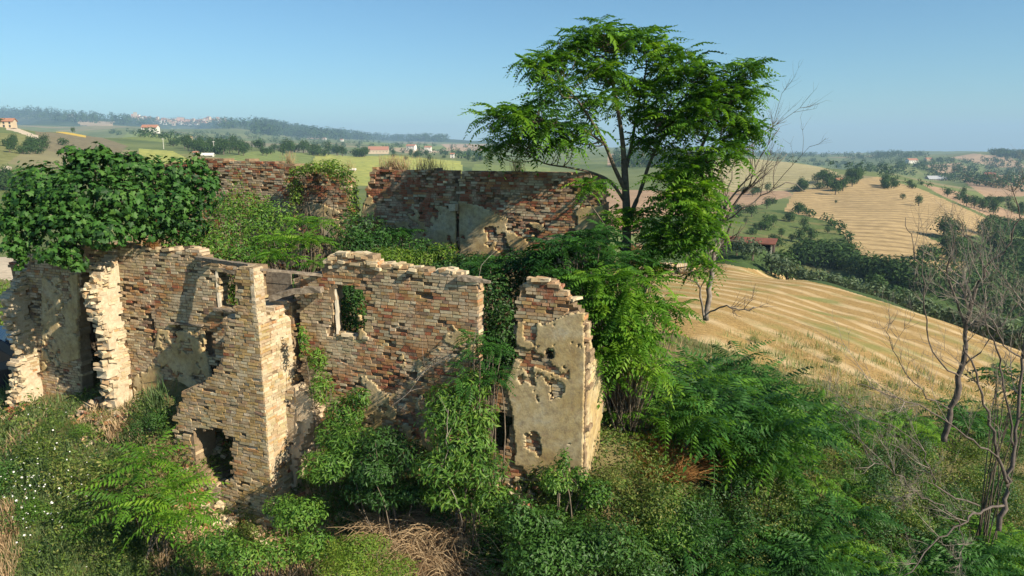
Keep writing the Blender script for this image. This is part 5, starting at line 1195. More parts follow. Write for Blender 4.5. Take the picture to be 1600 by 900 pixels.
cover('dry_grass', 'dry straw coloured grass patches among the weeds', 34000, [(-60, 640), (220, 640), (460, 780), (700, 760), (900, 800), (900, 960), (-60, 960)], BLADE, .34, M_DRY, .5, .45, thr=.44, seed=4, dens=.6)
cover('dry_grass', 'straw coloured weeds along the edge of the stubble', 15000, [(1020, 545), (1200, 525), (1300, 545), (1450, 580), (1680, 600), (1680, 700), (1350, 650), (1200, 590), (1040, 600)], BLADE, .22, M_DRY, .85, .3, thr=.47, seed=7)
cover('grass', 'green weeds along the edge of the stubble', 22000, [(1020, 535), (1200, 515), (1300, 535), (1450, 575), (1680, 600), (1680, 720), (1350, 670), (1200, 610), (1040, 620)], BLADE, .30, M_GRASS, .75, .3, thr=.44, seed=2)
cover('dry_grass', 'rusty dry weeds below the tall tree', 5000, [(1000, 690), (1120, 670), (1140, 740), (1000, 760)], BLADE, .35, M_RUST, .5, .3, seed=3)
cover('grass', 'short grass behind the house', 9000, [(-60, 470), (30, 450), (60, 620), (-60, 640)], BLADE, .5, M_GRASS, .5, .3)
# rubble and weeds on the floor inside the ruin
def inside_cover():
    n = 14000; s = NR.uniform(sL + .4, sR - .3, n); o = NR.uniform(-4.7, -.5, n)
    q = A0[None] + s[:, None] * AX + o[:, None] * NF; z = hgt(q[:, 0], q[:, 1])
    bag = LeafBag(); m = n; pos = np.stack([q[:, 0], q[:, 1], z + .7 * NR.uniform(0, 1, n)], -1)
    f = rdir(m, -.3, .6); nr = rdir(m, .2, 1); f -= nr * (f * nr).sum(1)[:, None]; f /= np.linalg.norm(f, axis=1)[:, None]
    bag.add(LEAF, pos, np.stack([f, np.cross(nr, f), nr], -1), .1 * NR.uniform(.6, 1.3, m), np.clip(NR.normal(.35, .2, m), 0, 1))
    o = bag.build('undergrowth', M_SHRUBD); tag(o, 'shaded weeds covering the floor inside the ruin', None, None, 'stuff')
inside_cover()
# white flowers, bottom left
def flowers():
    n = 170; us = np.concatenate([NR.normal(60, 50, n), NR.normal(90, 90, 60)]); vs = np.concatenate([NR.normal(810, 32, n), NR.normal(760, 70, 60)])
    k = (us < 300) & (vs > 640); us, vs = us[k], vs[k]
    X, Y, Z = ground_at(us, vs); m = len(X); bag = LeafBag()
    star = np.array([[math.cos(a) * (1 if i % 2 else .45), math.sin(a) * (1 if i % 2 else .45), 0.1 * (i % 2)] for i, a in enumerate(np.arange(10) * math.pi / 5)])
    star = np.vstack([[0, 0, 0], star]); T = np.array([[0, 1 + i, 1 + (i + 1) % 10] for i in range(10)])
    zz = rdir(m, .5, 1); x = np.cross(zz, rdir(m)); x /= np.linalg.norm(x, axis=1)[:, None]
    bag.add((star, T), np.stack([X, Y, Z + NR.uniform(.3, .55, m)], -1), np.stack([x, np.cross(zz, x), zz], -1), NR.uniform(.012, .03, m), np.ones(m))
    o = bag.build('white_flowers', M_FLOW); tag(o, 'small white wild flowers scattered in the bottom left weeds', None, None, 'stuff')
flowers()
# ------------------------------------------------------------------ dry brush: fans of arching stalks
def brush(name, label, cat, centre, n, L, mat, spread=.5, curl=.8, rad=.006, group=None, up=.8):
    o = thing(name, label, cat, tuple(centre), group=group); bpy.context.view_layer.update(); mb = MB()
    for k in range(n):
        a = R.uniform(0, 6.28); l = L * R.uniform(.5, 1.1); e = R.uniform(.1, 1.0) * spread
        b = np.array(centre) + np.array([R.uniform(-1, 1), R.uniform(-1, 1), 0]) * spread * .35 * L
        d = np.array([math.cos(a) * e, math.sin(a) * e, up]); m = b + d * l * .55
        t = m + np.array([math.cos(a) * e, math.sin(a) * e, up * (1 - curl) - curl * R.uniform(0, .6)]) * l * .5 + NR.uniform(-.06, .06, 3)
        c = R.uniform(.1, .9); mb.tube(catm([b, m, t], 3), np.linspace(rad, rad * .4, 7), 3, (c, c, c), cap=False)
    q = mb.build('stalks', mat); q.parent = o; q.matrix_parent_inverse = o.matrix_world.inverted(); q['kind'] = 'stuff'
def gp(u, v, h=0.0):
    x, y = onground(u, v, h); return np.array([x, y, gz(x, y)])
for i, (u, v, n, L) in enumerate([(610, 820, 260, .9), (650, 850, 300, 1.0), (700, 860, 260, .9), (640, 880, 240, .8), (740, 870, 160, .8), (720, 830, 200, .8), (630, 810, 220, .9), (670, 880, 240, .9), (700, 815, 220, .9), (660, 830, 260, 1.0)]):
    brush('dry_brush', 'tangled straw coloured brush below the middle wall', 'dry bush', gp(u, v, .5), n * 2, L * 1.25, M_DRY, .9, .8, .008, 'dry brush heap in the foreground', .7)
brush('dry_bush', 'round rusty dry bush below the sapling thicket', 'dry bush', gp(1100, 705, .5), 600, .85, M_RUST, 1.0, .5, .007, None, .75)
brush('dry_bush', 'flat rusty dry bush nearest the tall trunk', 'dry bush', gp(1045, 728, .35), 500, .8, M_RUST, 1.0, .5, .007, None, .6)
brush('dry_tuft', 'rusty dry tuft hanging on the left front wall top', 'dry grass tuft', W(*[px(234, 390)[0], -.1], px(234, 390)[1]), 130, .34, M_RUST, .7, .3, .005, None, .7)
for (u, v, w_, n, lb) in [(610, 263, 26, 150, 'thick straw tuft on the middle of the back wall top'), (665, 265, 30, 90, 'thin straw tuft beside the notch in the back wall'), (445, 256, 12, 40, 'straw tuft left of the ivy on the back wall'), (805, 268, 12, 40, 'straw tuft under the tree branch on the back wall'), (540, 268, 10, 20, 'short straw tuft above the ivy')]:
    s, z = px(u, v, OB); c = W(s, OB - .2, z); o = thing('dry_tuft', lb, 'dry grass tuft', tuple(c)); bpy.context.view_layer.update(); mb = MB()
    for k in range(n * 2):
        b = c + np.array([AX[0], AX[1], 0]) * R.gauss(0, .5) * w_ * 19 / FPX + np.array([0, 0, -.05]); d = NR.uniform(-.12, .12, 3); d[2] = R.uniform(.12, .42)
        cc = R.uniform(.2, 1); mb.tube(catm([b, b + d * .5 + NR.uniform(-.02, .02, 3), b + d], 2), np.linspace(.004, .002, 5), 3, (cc,) * 3, cap=False)
    q = mb.build('stalks', M_DRY); q.parent = o; q.matrix_parent_inverse = o.matrix_world.inverted(); q['kind'] = 'stuff'
# ------------------------------------------------------------------ bare trees
def bare(name, label, limbs, mat, mat2=None, lev=3, seed=1, dens=1.0, tw=.9, tr=1.0):
    """limbs: list of (points px, r0, r1); each gets generations of side twigs"""
    rr_ = random.Random(seed); p0 = P(*limbs[0][0][0]); o = thing(name, label, 'bare tree', tuple(p0)); bpy.context.view_layer.update()
    A = MB(); Bm = MB()
    def twigs(pts, r, L, lv, out):
        if lv == 0: return
        for k in range(max(1, int(rr_.uniform(3, 5.2) * dens))):
            i = rr_.randrange(max(1, len(pts) // 4), len(pts)); b = pts[i]
            d = pts[min(i + 1, len(pts) - 1)] - pts[max(i - 1, 0)]; d = d / (np.linalg.norm(d) + 1e-6)
            side = NR.normal(0, 1, 3); side -= d * np.dot(side, d); side /= np.linalg.norm(side)
            g = d * rr_.uniform(.4, .9) + side * rr_.uniform(.4, .8) + np.array([0, 0, .28]); l = L * rr_.uniform(.45, 1.0)
            m = b + g * l * .5 + NR.uniform(-.07, .07, 3) * l; e = m + (g + NR.uniform(-.35, .35, 3) + [0, 0, .12]) * l * .5
            q = catm([b, m, e], 3); out.tube(q, np.linspace(r, r * .35, len(q)), 4 if lv > 1 else 3, cap=False)
            twigs(q, r * .5, L * .55, lv - 1, out)
    for (pl, r0, r1) in limbs:
        pts = catm([P(*q) for q in pl]); pts[1:-1] += NR.normal(0, .018, (len(pts) - 2, 3)); A.tube(pts, np.linspace(r0 * .8, r1 * .8, len(pts)) * NR.uniform(.85, 1.15, len(pts)), 8)
        L = np.linalg.norm(pts[-1] - pts[0]); twigs(pts, max(r1 * .6, .006) * tr, min(tw, L * .5), lev, Bm)
    q = A.build('trunk', mat, smooth=True); q.parent = o; q.matrix_parent_inverse = o.matrix_world.inverted()
    q = Bm.build('twigs', mat2 or mat); q.parent = o; q.matrix_parent_inverse = o.matrix_world.inverted(); q['kind'] = 'stuff'
    return o
DY = 17.5
bare('bare_tree', 'pale forked dead tree beside the leafy tree at the field edge', [
    ([(1103, 500, DY), (1108, 450, DY), (1116, 410, DY), (1124, 375, DY), (1130, 350, DY), (1128, 330, DY)], .085, .05),
    ([(1128, 340, DY), (1120, 300, DY), (1112, 270, DY), (1108, 240, DY)], .03, .012), ([(1132, 345, DY), (1136, 310, DY), (1142, 280, DY), (1148, 245, DY)], .03, .012),
    ([(1128, 330, DY), (1150, 300, DY - .2), (1175, 270, DY - .4), (1195, 235, DY - .5), (1218, 200, DY - .6)], .035, .01), ([(1130, 350, DY), (1160, 325, DY - .3), (1200, 300, DY - .5), (1235, 285, DY - .7), (1260, 300, DY - .8)], .03, .008),
    ([(1118, 300, DY), (1140, 265, DY + .2), (1170, 230, DY + .4), (1195, 205, DY + .5), (1215, 185, DY + .6)], .025, .008), ([(1120, 380, DY), (1100, 400, DY - .3), (1080, 385, DY - .5), (1065, 375, DY - .6)], .03, .012),
    ([(1100, 500, DY), (1092, 450, DY - .3), (1080, 420, DY - .6), (1068, 395, DY - .8)], .04, .015), ([(1105, 490, DY), (1130, 478, DY - .4), (1155, 485, DY - .8), (1180, 480, DY - 1.0)], .03, .012), ([(1150, 300, DY), (1190, 280, DY - .2), (1230, 240, DY - .3)], .02, .006)],
    M_DEAD, M_DEADD, 3, 3, 1.25, 1.2, 1.7)
bare('bare_tree', 'bare dark tree standing at the right edge', [
    ([(1475, 690, 12.5), (1485, 650, 12.5), (1500, 590, 12.5), (1508, 540, 12.5), (1514, 490, 12.4), (1525, 450, 12.3)], .075, .035),
    ([(1510, 520, 12.5), (1495, 470, 12.4), (1480, 430, 12.3), (1490, 390, 12.2), (1487, 350, 12.2)], .028, .008), ([(1525, 450, 12.3), (1545, 410, 12.2), (1575, 385, 12.1), (1590, 340, 12), (1580, 290, 12)], .028, .008),
    ([(1500, 590, 12.5), (1465, 560, 12.2), (1445, 500, 12.0), (1440, 430, 11.9), (1425, 380, 11.8), (1415, 340, 11.8)], .02, .006), ([(1485, 640, 12.5), (1440, 610, 12.2), (1400, 560, 12), (1385, 520, 11.9)], .016, .005),
    ([(1545, 430, 12.3), (1530, 395, 12.4), (1510, 365, 12.5), (1495, 335, 12.5)], .018, .006), ([(1500, 580, 12.5), (1540, 540, 12.3), (1570, 500, 12.1), (1600, 470, 12)], .02, .008)],
    M_DEADD, M_DEAD, 3, 8, 1.3, .9)
bare('bare_tree', 'forked bare tree with drooping silver branches in the bottom right', [
    ([(1560, 830, 10.4), (1570, 780, 10.5), (1578, 740, 10.6), (1585, 690, 10.7), (1592, 620, 10.8), (1600, 540, 10.9), (1605, 470, 11)], .048, .022),
    ([(1575, 755, 10.6), (1560, 715, 10.5), (1548, 660, 10.4), (1530, 600, 10.3), (1505, 540, 10.2)], .04, .012), ([(1560, 715, 10.5), (1520, 690, 10.1), (1470, 650, 9.9), (1400, 620, 9.7), (1340, 600, 9.6)], .02, .006),
    ([(1568, 790, 10.4), (1530, 800, 10.0), (1500, 820, 9.8), (1460, 850, 9.6), (1410, 900, 9.4)], .025, .01), ([(1500, 820, 9.8), (1470, 790, 9.7), (1430, 770, 9.6), (1400, 740, 9.5), (1360, 715, 9.5), (1325, 645, 9.6)], .014, .005),
    ([(1530, 790, 10), (1480, 770, 9.8), (1455, 740, 9.7), (1440, 700, 9.7), (1400, 670, 9.7), (1345, 650, 9.7)], .016, .005), ([(1585, 700, 10.7), (1570, 620, 10.6), (1560, 560, 10.5), (1540, 500, 10.4), (1535, 440, 10.4)], .025, .008),
    ([(1600, 560, 10.9), (1570, 540, 10.7), (1550, 500, 10.6), (1510, 470, 10.5), (1500, 440, 10.5)], .018, .006), ([(1440, 740, 9.7), (1415, 765, 9.6), (1410, 790, 9.6)], .008, .004), ([(1500, 820, 9.8), (1505, 860, 9.7), (1490, 900, 9.6)], .012, .006)],
    M_DEADD, M_DEAD, 3, 12, 1.7, .85)
bare('bare_branch', 'pale dead branches hanging in front of the big middle bush', [([(688, 795, 11.3), (692, 740, 11.3), (698, 690, 11.3), (700, 640, 11.4)], .012, .006), ([(692, 740, 11.3), (712, 780, 11.2), (722, 820, 11.1)], .010, .005), ([(640, 600, 12.3), (665, 580, 12.3), (700, 560, 12.2)], .010, .005), ([(735, 590, 12.2), (745, 500, 12.1), (752, 415, 12.0)], .008, .004), ([(610, 640, 12.2), (650, 600, 12.2), (670, 570, 12.2)], .01, .005)], M_DEAD, M_DEAD, 1, 5, .6, .4)

# ------------------------------------------------------------------ distant trees
def crown_mesh(name, n, rx, rz, size, mat, lumps=7, trunk=.25, tall=False, seed=0):
    """object at origin (base), unit about 1 m: returns root thing with crown and trunk"""
    bag = LeafBag(); rs = np.random.RandomState(seed); cs = []
    for k in range(lumps):
        a = rs.uniform(0, 6.28); q = rs.uniform(0, .55) * rx; cs.append((math.cos(a) * q, math.sin(a) * q, trunk + rz * rs.uniform(.45, 1.25), rx * rs.uniform(.4, .68), rx * rs.uniform(.4, .68), rz * rs.uniform(.4, .62)))
    clumps(bag, LEAF, cs, n, size, .45, .22, .2, 1.0, .3)
    o = thing(name, '', 'tree'); tb = MB(); tb.tube([[0, 0, -.3], [0.03, 0, trunk + rz * .4], [0.05, 0.02, trunk + rz]], [.09 * rx, .07 * rx, .03 * rx], 5)
    bag.build('crown', mat, o); tb.build('trunk', M_BARK, o); return o
T_OL = [crown_mesh('olive_tree', 420, 2.0, 1.5, .5, M_OLIVE, 8, .9, seed=1), crown_mesh('olive_tree', 420, 1.8, 1.7, .5, M_OLIVE, 7, .8, seed=2)]
T_BR = [crown_mesh('broadleaf_tree', 460, 3.2, 3.2, .8, M_FARG, 9, 1.2, seed=3), crown_mesh('broadleaf_tree', 460, 3.0, 3.8, .8, M_FARG, 9, 1.0, seed=4), crown_mesh('broadleaf_tree', 420, 3.6, 2.4, .8, M_FARG, 8, .6, seed=5)]
used = {}
def tree_at(proto, x, y, sc, label, group, cat='tree', dz=-.2, rz=None):
    z = gz(x, y) + dz; rz = R.uniform(0, 6.28) if rz is None else rz
    if proto.name not in used:
        used[proto.name] = 1; proto.location = (x, y, z); proto.scale = (sc, sc, sc); proto.rotation_euler = (0, 0, rz); tag(proto, label, cat, group)
        if not group and 'group' in proto: del proto['group']
        return proto
    return dup(proto, (x, y, z), rz, sc, label, group)
def hit_far(u, v, y0=20, y1=6000):
    ys = y0 * (y1 / y0) ** np.linspace(0, 1, 900); d = ray(u, v); xs = d[0] / d[1] * ys; zz = CZ + d[2] / d[1] * ys
    k = zz < hgt(xs, ys)
    if not k.any(): return None
    k = int(np.argmax(k)); return float(xs[k]), float(ys[k])
# olive row along the far side of the stubble
ol = [(1128, 404), (1152, 408), (1176, 411), (1205, 414), (1232, 420), (1258, 428), (1282, 432), (1300, 438), (1325, 444), (1345, 452), (1372, 458), (1395, 466), (1420, 474), (1445, 480), (1470, 490), (1498, 498), (1524, 508), (1548, 518), (1572, 526), (1598, 538)]
for i, (u, v) in enumerate(ol):
    Yb = float(np.interp(u, [1100, 1200, 1300, 1400, 1500, 1600], [108, 98, 88, 74, 62, 54])) + 2.5; d = ray(u, v); q = (d[0] / d[1] * Yb, Yb)
    n_ = len(ol)
    lb = 'round grey green olive tree in the row below the open shed' if i < 4 else ('olive tree in the middle of the row along the stubble edge' if i < 13 else 'olive tree at the right end of the row along the stubble')
    tree_at(T_OL[i % 2], q[0], q[1] + R.uniform(-.8, .8), R.uniform(.85, 1.1), lb, 'olive trees edging the stubble' + (' below the shed' if i < 4 else (' in the middle' if i < 13 else ' at the right')))
# valley trees, between the near stubble and the far one
def band(n, poly, protos, s0, s1, label, group, y0, y1, seed):
    r_ = random.Random(seed); xs = [p[0] for p in poly]; ys = [p[1] for p in poly]; c = 0; t_ = 0
    while c < n and t_ < n * 30:
        t_ += 1; u = r_.uniform(min(xs), max(xs)); v = r_.uniform(min(ys), max(ys))
        if not inpoly(np.array([u]), np.array([v]), poly)[0]: continue
        q = hit_far(u, v, y0, y1)
        if q is None or q[1] > y1 * .98: continue
        tree_at(protos[c % len(protos)], q[0], q[1], r_.uniform(s0, s1), label, group); c += 1
def at_depth(lst, protos, label, group, s0, s1):
    for i, (u, Y) in enumerate(lst):
        d = ray(u, 420); tree_at(protos[i % len(protos)], d[0] / d[1] * Y, Y, R.uniform(s0, s1), label, group)
valley = []
for Y in (112, 122, 133, 146, 160):
    for u in range(1250 if Y in (112, 133) else 1330, 1680, 34): valley.append((u + R.uniform(-12, 12), Y - max(0, (u - 1300)) * .10 + R.uniform(-4, 4)))
at_depth(valley, T_BR, 'dark broadleaf tree in the valley wood behind the olive row', 'trees of the valley wood', .7, 1.15)
at_depth([(1217, 120), (1232, 118), (1250, 122)], T_BR, 'dark tree just right of the open shed', 'trees beside the open shed', .75, .95)
band(26, [(1440, 375), (1500, 368), (1600, 372), (1660, 380), (1660, 430), (1500, 420), (1440, 415)], T_BR, 1.0, 1.5, 'dark tree of the wood under the right end of the stubble hill', 'trees under the stubble hill', 120, 500, 4)
# clump with a house on the stubble hill
band(20, [(1300, 278), (1345, 282), (1336, 296), (1310, 306), (1285, 300), (1270, 290)], T_BR, .9, 1.35, 'dense dark tree of the clump on the stubble hill', 'trees of the clump on the hill', 250, 520, 5)
band(7, [(1232, 292), (1262, 290), (1262, 302), (1232, 302)], T_BR, .8, 1.1, 'dark tree left of the clump on the hill', 'trees left of the hill clump', 250, 520, 6)
band(12, [(1378, 288), (1428, 292), (1426, 300), (1380, 296)], T_BR, .7, 1.0, 'tree of the small hedge group right of the clump', 'trees of the hedge group', 250, 560, 7)
for (u, v, s, lb) in [(1410, 312, .55, 'small lone round tree on the stubble hill'), (1435, 322, .8, 'larger lone tree in the middle of the stubble hill'), (1306, 318, .3, 'tiny bush on the stubble below the clump'), (1248, 335, .9, 'dark tree at the top corner of the scrub hillside'), (1480, 308, .7, 'lone tree on the upper right tan field'), (1440, 290, .5, 'tiny tree on the field crest'), (1552, 334, 1.1, 'dark tree at the right edge of the hillside')]:
    q = hit_far(u, v, 150, 900)
    if q: tree_at(T_BR[int(u) % 3], q[0], q[1], s, lb, None)
for grp in ([(1510, 322), (1522, 326), (1535, 328), (1545, 322)], ):
    for (u, v) in grp:
        q = hit_far(u, v, 150, 900)
        if q: tree_at(T_BR[1], q[0], q[1], .9, 'tree in the line on the right hillside', 'line of trees on the right hillside')
band(26, [(1150, 335), (1240, 345), (1310, 370), (1320, 395), (1180, 395)], T_BR, .35, .8, 'scrubby bush on the green hillside', 'bushes on the green hillside', 130, 330, 8)
band(26, [(1060, 300), (1200, 300), (1220, 335), (1130, 345), (1060, 340)], T_BR, .6, 1.0, 'dark tree at the foot of the brown field', 'trees at the foot of the brown field', 200, 500, 9)
band(24, [(1480, 300), (1530, 308), (1620, 330), (1620, 345), (1540, 330)], T_BR, .6, 1.0, 'tree of the hedge between the tan fields at the right', 'trees of the right hedge', 300, 900, 10)
# far trees, left half
band(22, [(0, 190), (140, 196), (180, 210), (150, 214), (60, 200), (0, 200)], T_BR, .6, 1.1, 'dark tree along the crest of the left hill', 'trees on the left crest', 300, 950, 11)
band(20, [(8, 226), (100, 226), (108, 242), (60, 244), (8, 240)], T_BR, .7, 1.1, 'tree of the dark clump on the left slope', 'trees of the clump on the left slope', 220, 480, 12)
band(14, [(-10, 283), (50, 285), (60, 300), (-10, 300)], T_BR, .7, 1.0, 'grey green bush below the vineyard', 'bushes below the vineyard', 120, 350, 13)
band(50, [(270, 215), (400, 215), (440, 232), (420, 245), (320, 245), (270, 230)], T_BR, .9, 1.6, 'tree around the village houses', 'trees around the village', 450, 1000, 14)
band(34, [(440, 236), (585, 240), (585, 246), (440, 243)], T_BR, 1.2, 1.8, 'tree of the dark hedge behind the meadow', 'trees behind the meadow', 500, 1100, 15)
band(24, [(590, 238), (740, 240), (760, 256), (600, 250)], T_BR, .7, 1.3, 'tree beyond the meadow', 'trees beyond the meadow', 500, 1200, 16)
# remaining woodland masses: one object each
def mass(name, label, n, polys, y0, y1, sc, seed, size=2.2):
    rs = np.random.RandomState(seed); us = []; vs = []
    for pl in polys:
        xs = [p[0] for p in pl]; ys = [p[1] for p in pl]; m = n // len(polys)
        a = rs.uniform(min(xs), max(xs), m * 2); b_ = rs.uniform(min(ys), max(ys), m * 2); k = inpoly(a, b_, pl); us.append(a[k][:m]); vs.append(b_[k][:m])
    us = np.concatenate(us); vs = np.concatenate(vs); ysr_ = y0 * (y1 / y0) ** np.linspace(0, 1, 160)
    xr = (us - 800) / FPX; yu = -(vs - 450) / FPX; den = cp_ + yu * sp_; dx = xr / den; dz = (-sp_ + yu * cp_) / den
    X = dx[:, None] * ysr_; H = hgt(X.ravel(), np.broadcast_to(ysr_, X.shape).ravel()).reshape(X.shape); Zr = CZ + dz[:, None] * ysr_
    ht = Zr < H; ok = ht.any(1); k = ht.argmax(1); Y = ysr_[k][ok]; X = X[np.arange(len(us)), k][ok]; Z = hgt(X, Y)
    bag = LeafBag(); m = len(X); cs = np.stack([X, Y, Z + sc * .8, sc * rs.uniform(.7, 1.3, m), sc * rs.uniform(.7, 1.3, m), sc * rs.uniform(.7, 1.2, m)], -1)
    clumps(bag, LEAF, cs, m * 34, size, .4, .2, .2, 1.0, .3)
    o = bag.build(name, M_FARG); tag(o, label, None, None, 'stuff')
mass('far_woodland', 'blue green woods on the far ridges', 1500, [[(0, 172), (60, 170), (130, 180), (250, 192), (400, 192), (540, 210), (540, 216), (400, 204), (200, 196), (90, 190), (0, 186)], [(400, 196), (520, 210), (700, 218), (700, 222), (500, 218), (400, 210)]], 1400, 5200, 16, 5, 9)
mass('ridge_trees', 'tree line along the right horizon', 420, [[(1090, 238), (1290, 242), (1400, 240), (1460, 243), (1400, 250), (1250, 246), (1090, 244)], [(1540, 238), (1620, 240), (1620, 250), (1560, 246)]], 1200, 3600, 6.5, 15, 4)
mass('far_hedges', 'hedges and copses scattered over the middle distance', 1100, [[(150, 205), (460, 210), (760, 232), (760, 252), (600, 236), (300, 222), (180, 212)], [(1200, 248), (1600, 250), (1600, 300), (1440, 278), (1280, 262)], [(960, 234), (1110, 238), (1110, 262), (960, 262)]], 480, 2400, 4.2, 6, 3)
mass('hill_hedges', 'low hedge lines between the fields', 420, [[(1372, 270), (1440, 285), (1560, 330), (1560, 336), (1440, 293), (1372, 276)], [(1222, 322), (1290, 340), (1325, 368), (1335, 392), (1328, 394), (1316, 370), (1285, 346), (1222, 328)], [(1545, 345), (1600, 350), (1640, 372), (1560, 372)]], 160, 700, 1.6, 7, 1.2)
mass('valley_scrub', 'dark tangled wood filling the valley bottom at the right', 700, [[(1430, 415), (1500, 405), (1640, 400), (1680, 420), (1680, 540), (1560, 500), (1440, 460)], [(1330, 425), (1440, 440), (1440, 462), (1340, 432)], [(1240, 402), (1330, 405), (1330, 425), (1250, 414)]], 70, 300, 3.0, 9, 1.1)
# ------------------------------------------------------------------ houses
M_WHITE = simple('white render', (.78, .75, .68), .8, (.62, .58, .50), 3); M_CREAM = simple('cream render', (.60, .47, .32), .8, (.48, .37, .25), 3)
M_PINK = simple('pink render', (.60, .38, .28), .8, (.50, .31, .23), 3); M_TILE = simple('clay tiles', (.42, .20, .12), .85, (.28, .13, .08), 3); M_RTILE = simple('red sheet roof', (.42, .14, .10), .7, (.33, .10, .07), 1.5)
M_GLASSD = simple('dark window', (.05, .055, .06), .3, None, 4, .5); M_DKIN = simple('shed inside shade', (.08, .06, .05), .9)  # near-black wall colour has the shade inside the open shed painted in
def rhouse(label, x, y, w_, d_, h_, rz, wm, rm, roof='gable', wins=(4, 2), group=None, z=None, name='house', pit=.28):
    z = gz(x, y) - .4 if z is None else z
    o = thing(name, label, 'house', (x, y, z), rz, group)
    m = MB(); m.box((-w_ / 2, -d_ / 2, 0), (w_ / 2, d_ / 2, h_)); 
    if roof == 'gable':
        r = d_ / 2 * pit * 2
        v = np.array([[-w_ / 2, -d_ / 2, h_], [-w_ / 2, d_ / 2, h_], [-w_ / 2, 0, h_ + r * .97], [w_ / 2, -d_ / 2, h_], [w_ / 2, d_ / 2, h_], [w_ / 2, 0, h_ + r * .97]]); m.add(v, None, [[0, 2, 1], [3, 4, 5]])
    m.build('wall', wm, o)
    e = .5; q = MB()
    if roof == 'gable':
        for sg in (-1, 1):
            a = np.array([[-w_ / 2 - e, sg * (d_ / 2 + e), h_ - e * pit * 2 + .05], [w_ / 2 + e, sg * (d_ / 2 + e), h_ - e * pit * 2 + .05], [w_ / 2 + e, 0, h_ + r + .05], [-w_ / 2 - e, 0, h_ + r + .05]])
            q.add(np.vstack([a, a + [0, 0, .25]]), BQ)
    else: q.box((-w_ / 2 - e, -d_ / 2 - e, h_ + .02), (w_ / 2 + e, d_ / 2 + e, h_ + .35))
    q.build('roof', rm, o)
    if wins:
        nx, nz = wins
        wmh = {}
        for i in range(nx):
            for k in range(nz):
                xx = -w_ / 2 + w_ * (i + .5) / nx; zz = h_ * (k + .55) / nz; b = MB(); b.box((xx - .5, -d_ / 2 - .06, zz - .7), (xx + .5, -d_ / 2 + .1, zz + .7)); b.build('window', M_GLASSD, o)
    return o
def hp(u, v, y0=100, y1=6000): return hit_far(u, v, y0, y1)
def put_house(label, u, v, wpx, hpx, wm, rm, y0, y1, wins=(3, 2), roof='gable', group=None, rz=None, Y=None, dpx=.6, name='house'):
    if Y: d = ray(u, v); q = (d[0] / d[1] * Y, Y)
    else: q = hp(u, v, y0, y1)
    if q is None: return
    k = q[1] / FPX; z = None
    if Y: z = P(u, v, Y)[2] - .3
    rhouse(label, q[0], q[1], wpx * k, wpx * k * dpx, hpx * k, R.uniform(-.3, .3) if rz is None else rz, wm, rm, roof, wins, group, z, name)
put_house('cream farmhouse with a clay roof at the left edge of the hill', 10, 199, 24, 10, M_CREAM, M_TILE, 300, 600, (3, 2), rz=.2)
put_house('large white villa with a reddish roof above the village', 236, 208, 22, 9, M_WHITE, M_TILE, 600, 1100, (5, 3), rz=.1)
put_house('grey annex right of the white villa', 256, 209, 10, 6, M_CREAM, M_TILE, 600, 1100, (2, 2))
put_house('small white farmhouse behind the yellow strip', 106, 197, 14, 5, M_WHITE, M_TILE, 500, 1200, (3, 1)); put_house('white shed right of the yellow strip', 92, 199, 8, 4, M_WHITE, M_WHITE, 500, 1200, (1, 1))
put_house('pink village house with two storeys', 361, 224, 20, 9, M_PINK, M_TILE, 450, 900, (4, 2), rz=-.2); put_house('cream village house left of the pink one', 296, 222, 9, 8, M_CREAM, M_TILE, 450, 900, (2, 2))
put_house('low village house right of the pink one', 380, 222, 13, 5, M_CREAM, M_TILE, 450, 900, (3, 1)); put_house('white village house below the pink one', 352, 231, 12, 5, M_WHITE, M_TILE, 400, 900, (2, 1))
put_house('long low white shed near the village', 325, 244, 16, 2.5, M_WHITE, M_WHITE, 350, 900, (5, 1)); put_house('small white house at the village foot', 306, 241, 6, 4, M_WHITE, M_TILE, 350, 900, (1, 1))
put_house('long pale farm building behind the meadow', 592, 240, 30, 6, M_CREAM, M_TILE, 500, 1200, (6, 1), rz=.1); put_house('white house right of the long farm building', 643, 235, 14, 7, M_WHITE, M_TILE, 600, 1500, (3, 2)); put_house('white house with a tower before the meadow trees', 669, 238, 10, 8, M_WHITE, M_TILE, 600, 1500, (2, 2))
put_house('small white house below the tree branch', 707, 247, 6, 7, M_WHITE, M_TILE, 450, 1200, (1, 2)); put_house('tiny white hut at the meadow edge', 552, 267, 7, 3, M_WHITE, M_WHITE, 300, 800, (1, 1), rz=.1)
put_house('white farmstead on the far right hill', 1424, 255, 15, 5, M_WHITE, M_TILE, 900, 2500, (4, 1)); put_house('brown farmhouse right of the white farmstead', 1450, 252, 10, 4, M_CREAM, M_TILE, 900, 2500, (2, 1))
put_house('long pale greenhouse shed among the trees', 1462, 281, 26, 2, M_CREAM, simple('grey sheet roof', (.45, .47, .48), .6), 500, 1500, (8, 1), rz=-.1); put_house('red roofed shed in the right valley', 1546, 276, 14, 4, M_PINK, M_RTILE, 600, 1600, (3, 1))
put_house('stone house hidden in the hill clump', 1312, 287, 12, 7, M_CREAM, M_TILE, 250, 600, (2, 2))
put_house('low building with a dusty red roof behind the trunk', 972, 360, 52, 8, M_PINK, simple('dusty pink roof', (.42, .21, .17), .8, (.34, .17, .14), 1.5), 70, 500, None, rz=-.1, dpx=.6)
put_house('village house far behind the meadow', 507, 219, 5, 3, M_WHITE, M_TILE, 900, 3500, None); put_house('pale house on the far slope', 534, 221, 5, 3, M_WHITE, M_TILE, 900, 3500, None); put_house('pale house on the ridge slope', 111, 183, 7, 3, M_WHITE, M_TILE, 1400, 4500, None)
